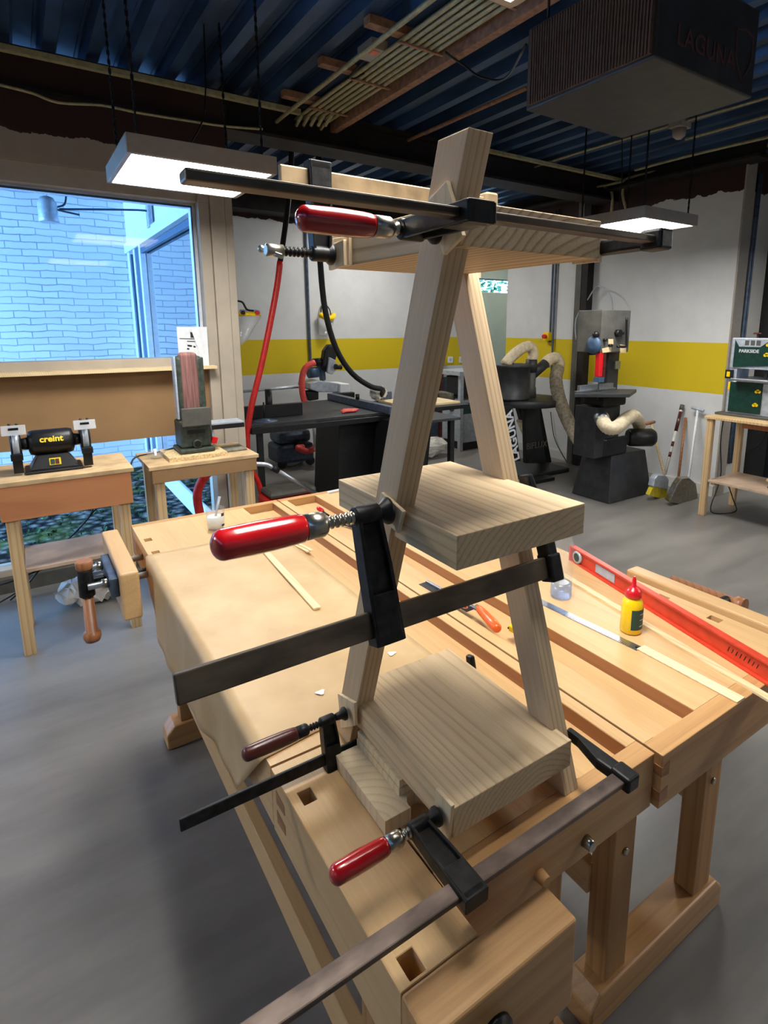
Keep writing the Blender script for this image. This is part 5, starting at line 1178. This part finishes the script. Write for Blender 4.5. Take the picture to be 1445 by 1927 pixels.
# grey machine and cloth behind the stool legs
t = thing('planer', 'grey machine with green stripe seen just left of the right stool leg', 'machine', (4.75, 5.9, 0))
obj('cabinet', MB().box((4.62, 5.75, 0.10), (5.05, 6.2, 0.66)), 'lightgrey', t, 0.01); obj('band', MB().box((4.615, 5.745, 0.48), (5.0, 5.76, 0.62)), 'label', t)
obj('plinth', MB().box((4.64, 5.77, 0.0), (5.03, 6.18, 0.10)), 'black', t); obj('post', MB().box((4.55, 5.72, 0.0), (4.60, 5.77, 0.98)), 'lightgrey', t)
obj('bed', MB().box((4.52, 5.7, 0.98), (5.1, 6.2, 1.03)), 'lightgrey', t)
obj('hood', MB().box((4.60, 5.75, 0.70), (5.02, 6.1, 0.96)), 'black', t, 0.02)
m = MB(); n1, n2 = 10, 8; vs = []; random.seed(9)
for i in range(n1 + 1):
    for j in range(n2 + 1):
        f, gg = i / n1, j / n2; p = at(822, 738, v=6.0).lerp(at(880, 738, v=5.9), f); q2 = at(850, 775, v=6.0).lerp(at(868, 800, v=5.9), f); r_ = p.lerp(q2, gg); vs.append(r_ + V3(0, 0.04 * math.sin(f * 11 + gg * 3), 0.015 * math.sin(f * 9)))
m.add(vs, [(i * (n2 + 1) + j, (i + 1) * (n2 + 1) + j, (i + 1) * (n2 + 1) + j + 1, i * (n2 + 1) + j + 1) for i in range(n1) for j in range(n2)], True)
o = single('dust_cloth', m, 'bagcloth', 'grey dust cloth draped between the stool legs in the back room', 'cloth'); o.modifiers.new('s', 'SOLIDIFY').thickness = 0.006
pst = at(829, 740, v=6.7); single('brown_post', MB().box((pst.x - .03, 6.66, 0), (pst.x + .02, 6.72, 1.25)), 'darkwood', 'dark brown upright board leaning at the back wall left of the sockets', 'post')
c = at(850, 812, z=0.02); m = MB().ball(V3(4.0, 5.7, 0.13), 0.2, (1.5, 0.8, 0.6), 16, 10); m.v = [V3(p.x + random.uniform(-.025, .025), p.y + random.uniform(-.02, .02), max(0.004, p.z + random.uniform(-.02, .02))) for p in m.v]; m.s = [False] * len(m.f)
single('scrap_sack', m, 'rag', 'crumpled plastic sack on the floor under the saw side table', 'sack', org=(4.0, 5.7, 0))
single('dado_board', MB().box((4.6, 6.76, 0.0), (5.12, 6.799, 0.86)), 'bluegrey', 'grey teal board standing against the back wall between the stool legs', 'board')

# ================================================================== dust extractor
u, v = 3.95, 4.55
def q(x, y, vv=v): return at(x, y, v=vv)
c = q(990, 757)
t = thing('dust_extractor', 'black cyclone dust extractor with round drum and lettered stand legs', 'dust extractor', (c.x, v, 0))
rr = (q(1038, 757) - q(945, 757)).length / 2; cc = q(991, 757); zt = q(991, 748).z
obj('collar_ring', MB().lathe([(-0.075, rr * 0.97), (-0.07, rr), (-0.005, rr), (0, rr * 0.97)], (cc.x, v, zt), (0, 0, 1), 32), 'charcoal', t)
d = q(963, 700); r2 = (q(988, 700) - q(938, 700)).length / 2
dr = obj('drum', MB().lathe([(0, r2 * 1.02), (0.02, r2 * 1.02), (0.022, r2), (q(963, 686).z - zt - 0.03, r2), (q(963, 686).z - zt - 0.028, r2 * 1.04), (q(963, 686).z - zt, r2 * 1.04)], (d.x, v, zt + 0.005), (0, 0, 1), 32), 'charcoal', t)
obj('lid_latch', MB().cyl((d.x, v, q(963, 686).z), (d.x, v, q(963, 676).z), 0.016), 'black', dr)
pz = [q(998, 748), q(1000, 680)]
obj('inlet_pipe', MB().lathe([(0, 0.062), (0.10, 0.058), (0.12, 0.05), (pz[1].z - zt, 0.055)], (pz[0].x, v, zt), (0, 0, 1)), 'grey', t)
obj('y_branch', MB().cyl(q(1002, 705), q(1028, 682), 0.055).cyl(q(1000, 700), q(1000, 676), 0.062), 'charcoal', t)
obj('top_hose', MB().tube([q(1002, 678), q(1003, 662), q(996, 652), q(982, 656), q(964, 670), q(950, 686)], 0.058, 12), 'cream_hose', t)
obj('ribbed_elbow', MB().tube([q(1026, 684), q(1035, 676), q(1046, 674), q(1052, 684), q(1050, 697)], 0.062, 14, 8, 0.06), 'cream_hose', t)
obj('branch_hose', MB().tube([q(1050, 694), q(1046, 715, 4.4), q(1053, 752, 4.2), q(1070, 795, 4.0), q(1092, 832, 3.75), q(1104, 848, 3.66)], 0.070, 12, 8, 0.03), 'dust', t)
def slab(px, vv, th, mat, nm, par=t): return obj(nm, MB().prism([at(x, y, v=vv) for x, y in px], (0, th, 0)), mat, par, 0.004)
zb = at(1000, 880, v=v).z
Lg = slab([(948, 765), (965, 765), (980, 868), (966, 868)], v - 0.28, 0.05, 'black', 'side_panel')
slab([(988, 765), (1014, 765), (1028, 872), (990, 872)], v - 0.18, 0.05, 'black', 'front_panel')
slab([(975, 765), (990, 765), (996, 790), (985, 800)], v, 0.06, 'black', 'motor_cowl')
slab([(1005, 765), (1018, 765), (1040, 880), (1022, 880)], v + 0.1, 0.05, 'black', 'rear_panel')
obj('cone', MB().cyl(q(983, 790), q(990, 822), 0.07, 0.03), 'cream_hose', t)
obj('base_frame', MB().box((cc.x - 0.35, v - 0.35, 0.0), (cc.x + 0.35, v + 0.3, 0.05)), 'black', t, 0.01)
obj('caster_foot', MB().box((cc.x - 0.35, v - 0.5, 0.0), (cc.x - 0.05, v - 0.36, 0.035)), 'black', t)
a, b = at(971, 862, v=v - 0.283), at(958, 778, v=v - 0.283); xd = (b - a).normalized()
text('lettering', 'LAGUNA', 0.135, (a + b) / 2 + V3(0, -0.004, 0), xd, V3(0, -1, 0).cross(xd), 'silverpaint', Lg, 0.002, bold=0.004, squash=1.0)
text('lettering', 'BIFLUX', 0.10, at(1010, 838, v=v - 0.19), (1, 0, 0), (0, 0, 1), 'grey', t, 0.002)
cable([at(1036, 775, u=5.27), at(1042, 820, u=5.27), at(1055, 850, u=5.26), at(1073, 880, u=5.24)], 'thin black cable running down the white wall behind the dust hose')

# ================================================================== big bandsaw
t = thing('bandsaw', 'tall grey bandsaw on a dark flared base with beige hose and red blade guard', 'bandsaw', (4.6, 3.4, 0))
lo = [(4.28, 3.19), (4.92, 3.19), (4.92, 3.63), (4.28, 3.63)]; hi = [(4.36, 3.25), (4.86, 3.25), (4.86, 3.58), (4.36, 3.58)]; zb = 0.43
m = MB().add([(a, b, 0) for a, b in lo] + [(a, b, zb) for a, b in hi], [(3, 2, 1, 0), (4, 5, 6, 7)] + [(i, (i + 1) % 4, 4 + (i + 1) % 4, 4 + i) for i in range(4)])
obj('base', m, 'charcoal', t, 0.008)
f = 3.27
def w(x, y, vv=f): return at(x, y, v=vv)
x0, x1 = w(1134, 583).x, w(1193, 583).x; zt = w(1134, 583).z; zh = w(1134, 664).z
hd = obj('upper_housing', MB().box((x0, f, zh), (x1 - 0.04, f + 0.26, zt)), 'grey', t, 0.006)
obj('column', MB().box((x1 - 0.155, f + 0.12, 0.43), (x1, f + 0.22, zt + 0.002)), 'charcoal', t, 0.006)
obj('lower_housing', MB().box((w(1118, 846).x, f, 0.43), (x1 - 0.10, f + 0.24, w(1118, 768).z)), 'charcoal', t, 0.006)
obj('tension_wheel', MB().lathe([(-0.012, 0.03), (0, 0.075), (0.015, 0.078), (0.03, 0.07)], (x0 - 0.03, f + 0.06, w(1118, 650).z), (1, 0, 0), 24), 'slate', t)
obj('guide_knob', MB().ball((x0 - 0.02, f + 0.04, w(1115, 630).z), 0.03), 'black', t)
obj('blade_guard', MB().box((x0 + 0.0, f + 0.0, w(1120, 710).z), (x0 + 0.05, f + 0.05, zh)), 'redp', t, 0.006)
obj('guide_plate', MB().box((x0 + 0.05, f + 0.0, w(1120, 716).z), (x0 + 0.085, f + 0.04, zh)), 'darkwood', t)
obj('blade_guide', MB().box((x0 - 0.02, f - 0.02, w(1117, 720).z), (x0 + 0.05, f + 0.04, w(1117, 711).z)), 'slate', t)
obj('saw_blade', MB().box((x0 + 0.01, f + 0.0, w(1120, 752).z), (x0 + 0.014, f + 0.012, w(1120, 716).z)), 'bluegrey', t)
tz = w(1140, 754, 3.0).z
tb = obj('table', MB().prism([V3(x0 - 0.27, 3.30, tz), V3(x0 + 0.10, 3.02, tz), V3(x0 + 0.48, 3.22, tz), V3(x0 + 0.11, 3.56, tz)], (0, 0, 0.03)), 'charcoal', t, 0.003)
obj('rip_fence', MB().box((x0 - 0.13, 3.36, tz + 0.031), (x0 + 0.33, 3.39, tz + 0.085)).box((x0 - 0.2, 3.33, tz + 0.031), (x0 + 0.33, 3.36, tz + 0.045)), 'bright', t, 0.002)
obj('trunnion', MB().box((x0 + 0.02, 3.2, tz - 0.10), (x0 + 0.32, 3.45, tz)), 'cast', t, 0.02)
m = MB()
for (x, y) in ((1150, 645), (1161, 645), (1136, 640), (1136, 663), (1168, 650)): m.cyl(w(x, y), w(x, y) + V3(0, -0.03, 0), 0.013, seg=10)
obj('knobs', MB().cyl(w(1160, 627), w(1160, 627) + V3(0, -0.04, 0), 0.035, seg=6), 'cast', t)
for (x, y) in ((1146, 650), (1136, 640), (1168, 627)): obj('bolt', MB().cyl(w(x, y), w(x, y) + V3(0, -0.03, 0), 0.014, seg=10), 'black', t)
obj('crank', MB().tube([w(1156, 652) + V3(0, -0.03, 0), w(1168, 652) + V3(0, -0.05, 0), w(1170, 646) + V3(0, -0.05, 0), w(1170, 622) + V3(0, -0.05, 0), w(1170, 598) + V3(0, -0.05, 0)], 0.011, 8), 'black', t)
for px in ([(1145, 638), (1154, 638), (1154, 648), (1145, 648)], [(1167, 648), (1178, 650), (1178, 664), (1167, 664)], [(1133, 656), (1150, 652), (1150, 662), (1134, 664)]):
    obj('sticker', MB().prism([at(x, y, v=f - 0.004) for x, y in px], (0, 0.003, 0)), 'strip', t)
obj('work_lamp', MB().box(w(1158, 680, f + .1), w(1167, 694, f + .1) + V3(0, 0.02, 0)), 'bright', t)
obj('brace', MB().box((x0 + 0.1, f + 0.20, zh - 0.03), (x1 - 0.15, f + 0.22, zh)), 'black', t)
obj('dust_hose', MB().tube([w(1133, 785), w(1136, 796, 3.18), w(1147, 806, 3.1), w(1162, 803, 3.08), w(1176, 790, 3.12), w(1190, 783, 3.2), w(1199, 790, 3.3), w(1203, 803, 3.34)], 0.058, 14, 8, 0.05), 'cream_hose', t)
obj('hose_clamp', MB().cyl(w(1131, 781) + V3(0, 0.02, 0), w(1136, 794, 3.2), 0.062), 'bright', t)
obj('motor', MB().lathe([(0, 0.07), (0.02, 0.085), (0.23, 0.085), (0.26, 0.065)], w(1180, 823, 3.32), (0.75, -0.55, 0), 24), 'black', t)
obj('motor_shroud', MB().box((x0 + 0.12, f - 0.02, 0.43), (x1 + 0.02, f + 0.02, 0.60)), 'black', t, 0.02)
single('thin_cable', MB().tube([at(1153, 583, u=5.1), at(1150, 560, u=5.18), at(1138, 543, u=5.2), at(1122, 540, u=5.22), at(1108, 560, u=5.22), at(1084, 600, u=5.22), at(1084, 640, u=5.22)], 0.007, 6), 'lightgrey', 'thin grey cable arching over the tall bandsaw to the wall', 'cable')
# brooms at the wall
t = thing('hand_brush', 'short yellow bristled hand brush with grey hood standing on the floor at the right wall', 'brush', at(1242, 940, z=0))
g0 = at(1242, 938, z=0.0); hh = at(1256, 896, v=g0.y + 0.05)
obj('bristles', MB().prism([at(x, y, v=g0.y) for x, y in [(1222, 932), (1254, 942), (1256, 920), (1230, 914)]], (0.01, 0.05, 0)), 'bristle', t, 0.002)
obj('hood', MB().prism([at(x, y, v=g0.y - 0.01) for x, y in [(1229, 916), (1257, 922), (1259, 902), (1252, 894), (1238, 894), (1232, 902)]], (0.01, 0.065, 0)), 'lightgrey', t, 0.008)
obj('handle', MB().cyl(at(1250, 893, v=g0.y + .03), at(1225, 797, v=g0.y + .3), 0.011), 'osb', t); obj('grip', MB().cyl(at(1213, 798, v=g0.y + .3), at(1231, 794, v=g0.y + .3), 0.016), 'dowel', t)
for (a, b, r_, mt, lb, cat) in ((at(1251, 893, u=4.98), at(1284, 762, u=5.26), 0.013, 'rag', 'white pole with brown taped grip leaning on the wall behind the hand brush', 'pole'),
                               (at(1276, 902, u=5.05), at(1290, 786, u=5.27), 0.012, 'dowel', 'plain brown wooden stick leaning between the two white handles', 'pole')):
    t = thing('broom_pole', lb, cat, a); obj('pole', MB().cyl(a, b, r_), mt, t)
    if mt == 'rag':
        d = b - a; obj('grip_tape', MB().cyl(a + d * 0.62, a + d * 0.90, r_ * 1.3), 'darkwood', t); obj('end_cap', MB().cyl(a + d * 0.93, b, r_ * 1.6), 'grey', t)
        for fq in (0.25, 0.4): obj('worn_band', MB().cyl(a + d * fq, a + d * (fq + .07), r_ * 1.03), 'darkwood', t)
g0 = at(1290, 950, z=0)
t = thing('dustpan', 'large metal dustpan with long white handle leaning at the right wall', 'dustpan', g0)
obj('pan', MB().prism([at(x, y, v=g0.y + .05) for x, y in [(1258, 945), (1292, 952), (1316, 948), (1310, 910), (1298, 900), (1282, 901), (1274, 912)]], (0.05, 0.08, 0)), 'zinc', t, 0.012)
a, b = at(1296, 898, u=4.95), at(1313, 770, u=5.24); obj('handle', MB().cyl(a, b, 0.010), 'white', t)
s_ = at(1322, 768, u=5.24) - at(1302, 762, u=5.24); obj('grip', MB().cyl(b - s_ * .55, b + s_ * .55, 0.016), 'lightgrey', t)
# right bench with green bandsaw
t = thing('right_table', 'raw wood table cut off by the right edge carrying the green bandsaw', 'table', (4.95, 2.1, 0))
TZ = 0.857; tu0, tu1, tv0, tv1 = 4.67, 5.24, 1.55, 2.60
obj('tabletop', MB().box((tu0, tv0, TZ - 0.02), (tu1, tv1, TZ)), 'pine', t, 0.002)
for a in (tu0 + 0.015, tu1 - 0.06):
    for b in (tv0 + 0.03, tv1 - 0.07): obj('leg', MB().box((a, b, 0), (a + 0.045, b + 0.05, TZ - 0.02)), 'pine', t, 0.002)
obj('rear_apron', MB().box((tu1 - 0.085, tv0 + 0.1, TZ - 0.14), (tu1 - 0.062, tv1 - 0.09, TZ - 0.02)), 'pinexs', t, 0.002)
obj('lower_shelf', MB().box((tu0 + 0.02, tv0 + 0.1, 0.30), (tu1 - 0.07, tv1 - 0.075, 0.318)), 'plysh', t, 0.002)
obj('shelf_batten', MB().box((tu0 + 0.062, tv1 - 0.115, 0.27), (tu1 - 0.062, tv1 - 0.08, 0.299)), 'pine', t)
t = thing('small_bandsaw', 'small green and grey bandsaw standing on the wooden table at the right edge', 'bandsaw', (5.0, 2.4, TZ))
bu0, bu1, bv0, bv1 = 4.88, 5.10, 2.20, 2.545
obj('foot_plate', MB().box((bu0 - 0.04, bv0 - 0.06, TZ), (bu1 + 0.04, bv1 + 0.06, TZ + 0.02)), 'grey', t, 0.004)
obj('lower_case', MB().box((bu0 + 0.012, bv0, TZ + 0.02), (bu1, bv1, 1.145)), 'lightgrey', t, 0.006)
ld = obj('lower_door', MB().box((bu0, bv0 + 0.06, TZ + 0.035), (bu0 + 0.013, bv1 - 0.025, 1.14)), 'green', t, 0.004)
obj('upper_case', MB().box((bu0 + 0.012, bv0 - 0.02, 1.25), (bu1, bv1, 1.50)), 'lightgrey', t, 0.006)
ud = obj('upper_door', MB().prism([(bu0, bv1 - 0.03, 1.49), (bu0, bv1 - 0.03, 1.262), (bu0, bv0 + 0.03, 1.285), (bu0, bv0 + 0.02, 1.49)], (0.0125, 0, 0)), 'green', t, 0.003)
obj('vent_panel', MB().prism([(bu0 - 0.003, bv1 - 0.03, 1.492), (bu0 - 0.003, bv1 - 0.07, 1.43), (bu0 - 0.003, bv0 + 0.11, 1.43), (bu0 - 0.003, bv0 + 0.03, 1.492)], (0.003, 0, 0)), 'lightgrey', t)
for k in range(3): obj('vent', MB().box((bu0 - 0.006, bv1 - 0.145 - 0.045 * k, 1.442), (bu0 - 0.003, bv1 - 0.115 - 0.045 * k, 1.482)), 'grey', t)
obj('spine', MB().box((bu0 + 0.02, bv1 - 0.06, 1.145), (bu1, bv1, 1.26)), 'lightgrey', t)
obj('work_table', MB().box((bu0 - 0.08, bv0 - 0.16, 1.155), (bu1 + 0.04, bv1 - 0.065, 1.175)), 'bright', t, 0.002)
obj('blade_guide', MB().box((bu0 + 0.03, bv0 + 0.05, 1.176), (bu0 + 0.05, bv0 + 0.07, 1.26)), 'black', t)
obj('switch_box', MB().box((bu0 - 0.012, bv1 - 0.035, 1.165), (bu0 + 0.03, bv1 + 0.02, 1.238)), 'black', t, 0.003); obj('switch_plate', MB().box((bu0 - 0.0145, bv1 - 0.022, 1.18), (bu0 - 0.012, bv1 + 0.004, 1.222)), 'yellow', t)
obj('warning_label', MB().box((bu0 + 0.0095, bv1 - 0.022, 1.07), (bu0 + 0.012, bv1 - 0.004, 1.135)), 'yellow', t)
obj('tension_knob', MB().cyl((bu0 + 0.1, bv0 + 0.19, 1.50), (bu0 + 0.1, bv0 + 0.19, 1.53), 0.006).lathe([(0, 0.035), (0.014, 0.03)], (bu0 + 0.1, bv0 + 0.19, 1.53), (0, 0, 1), 6), 'darkwood', t)
text('lettering', 'PARKSIDE', 0.036, (bu0 - 0.002, bv1 - 0.15, 1.395), (0, -1, 0), (0, 0, 1), 'silverpaint', ud, 0.001, bold=0.001)
for (yy, zz, dr) in ((bv0 + 0.045, 1.445, ud), (bv0 + 0.055, 1.365, ud), (bv0 + 0.09, 1.07, ld), (bv0 + 0.10, 0.96, ld)):
    m = MB()
    for a in (0.2, 1.5, 2.8): m.cyl((bu0 - 0.003, yy + math.cos(a) * 0.012, zz + math.sin(a) * 0.012), (bu0 - 0.0005, yy + math.cos(a) * 0.012, zz + math.sin(a) * 0.012), 0.012)
    obj('door_knob', m, 'yellow', dr)
c = V3(4.86, 2.02, 0.318)
t = thing('hand_plane', 'small hand tool with wooden handle lying on the low shelf of the right table', 'tool', c)
obj('sole', MB().box(c + V3(-0.06, -0.25, 0), c + V3(0.06, 0.0, 0.02)), 'slate', t, 0.004); obj('handle', MB().cyl(c + V3(-0.02, 0.0, 0.015), c + V3(-0.03, 0.1, 0.075), 0.016), 'pine', t)
obj('blade', MB().bar(c + V3(-0.05, 0.08, 0.01), c + V3(0.02, -0.02, 0.02), 0.05, 0.008), 'black', t)
cable([(4.93, 2.57, 0.83), (4.94, 2.58, 0.6), (4.96, 2.56, 0.35), (4.95, 2.57, 0.2), (4.85, 2.56, 0.05), (4.80, 2.5, 0.008), (5.0, 2.42, 0.008), (5.1, 2.5, 0.08), (5.02, 2.53, 0.25)], 'black cable hanging from the right table and coiling on the floor')
cable([(5.13, 2.3, 0.72), (5.12, 2.33, 0.62), (5.10, 2.40, 0.55)], 'short black cable hanging below the apron of the right table')
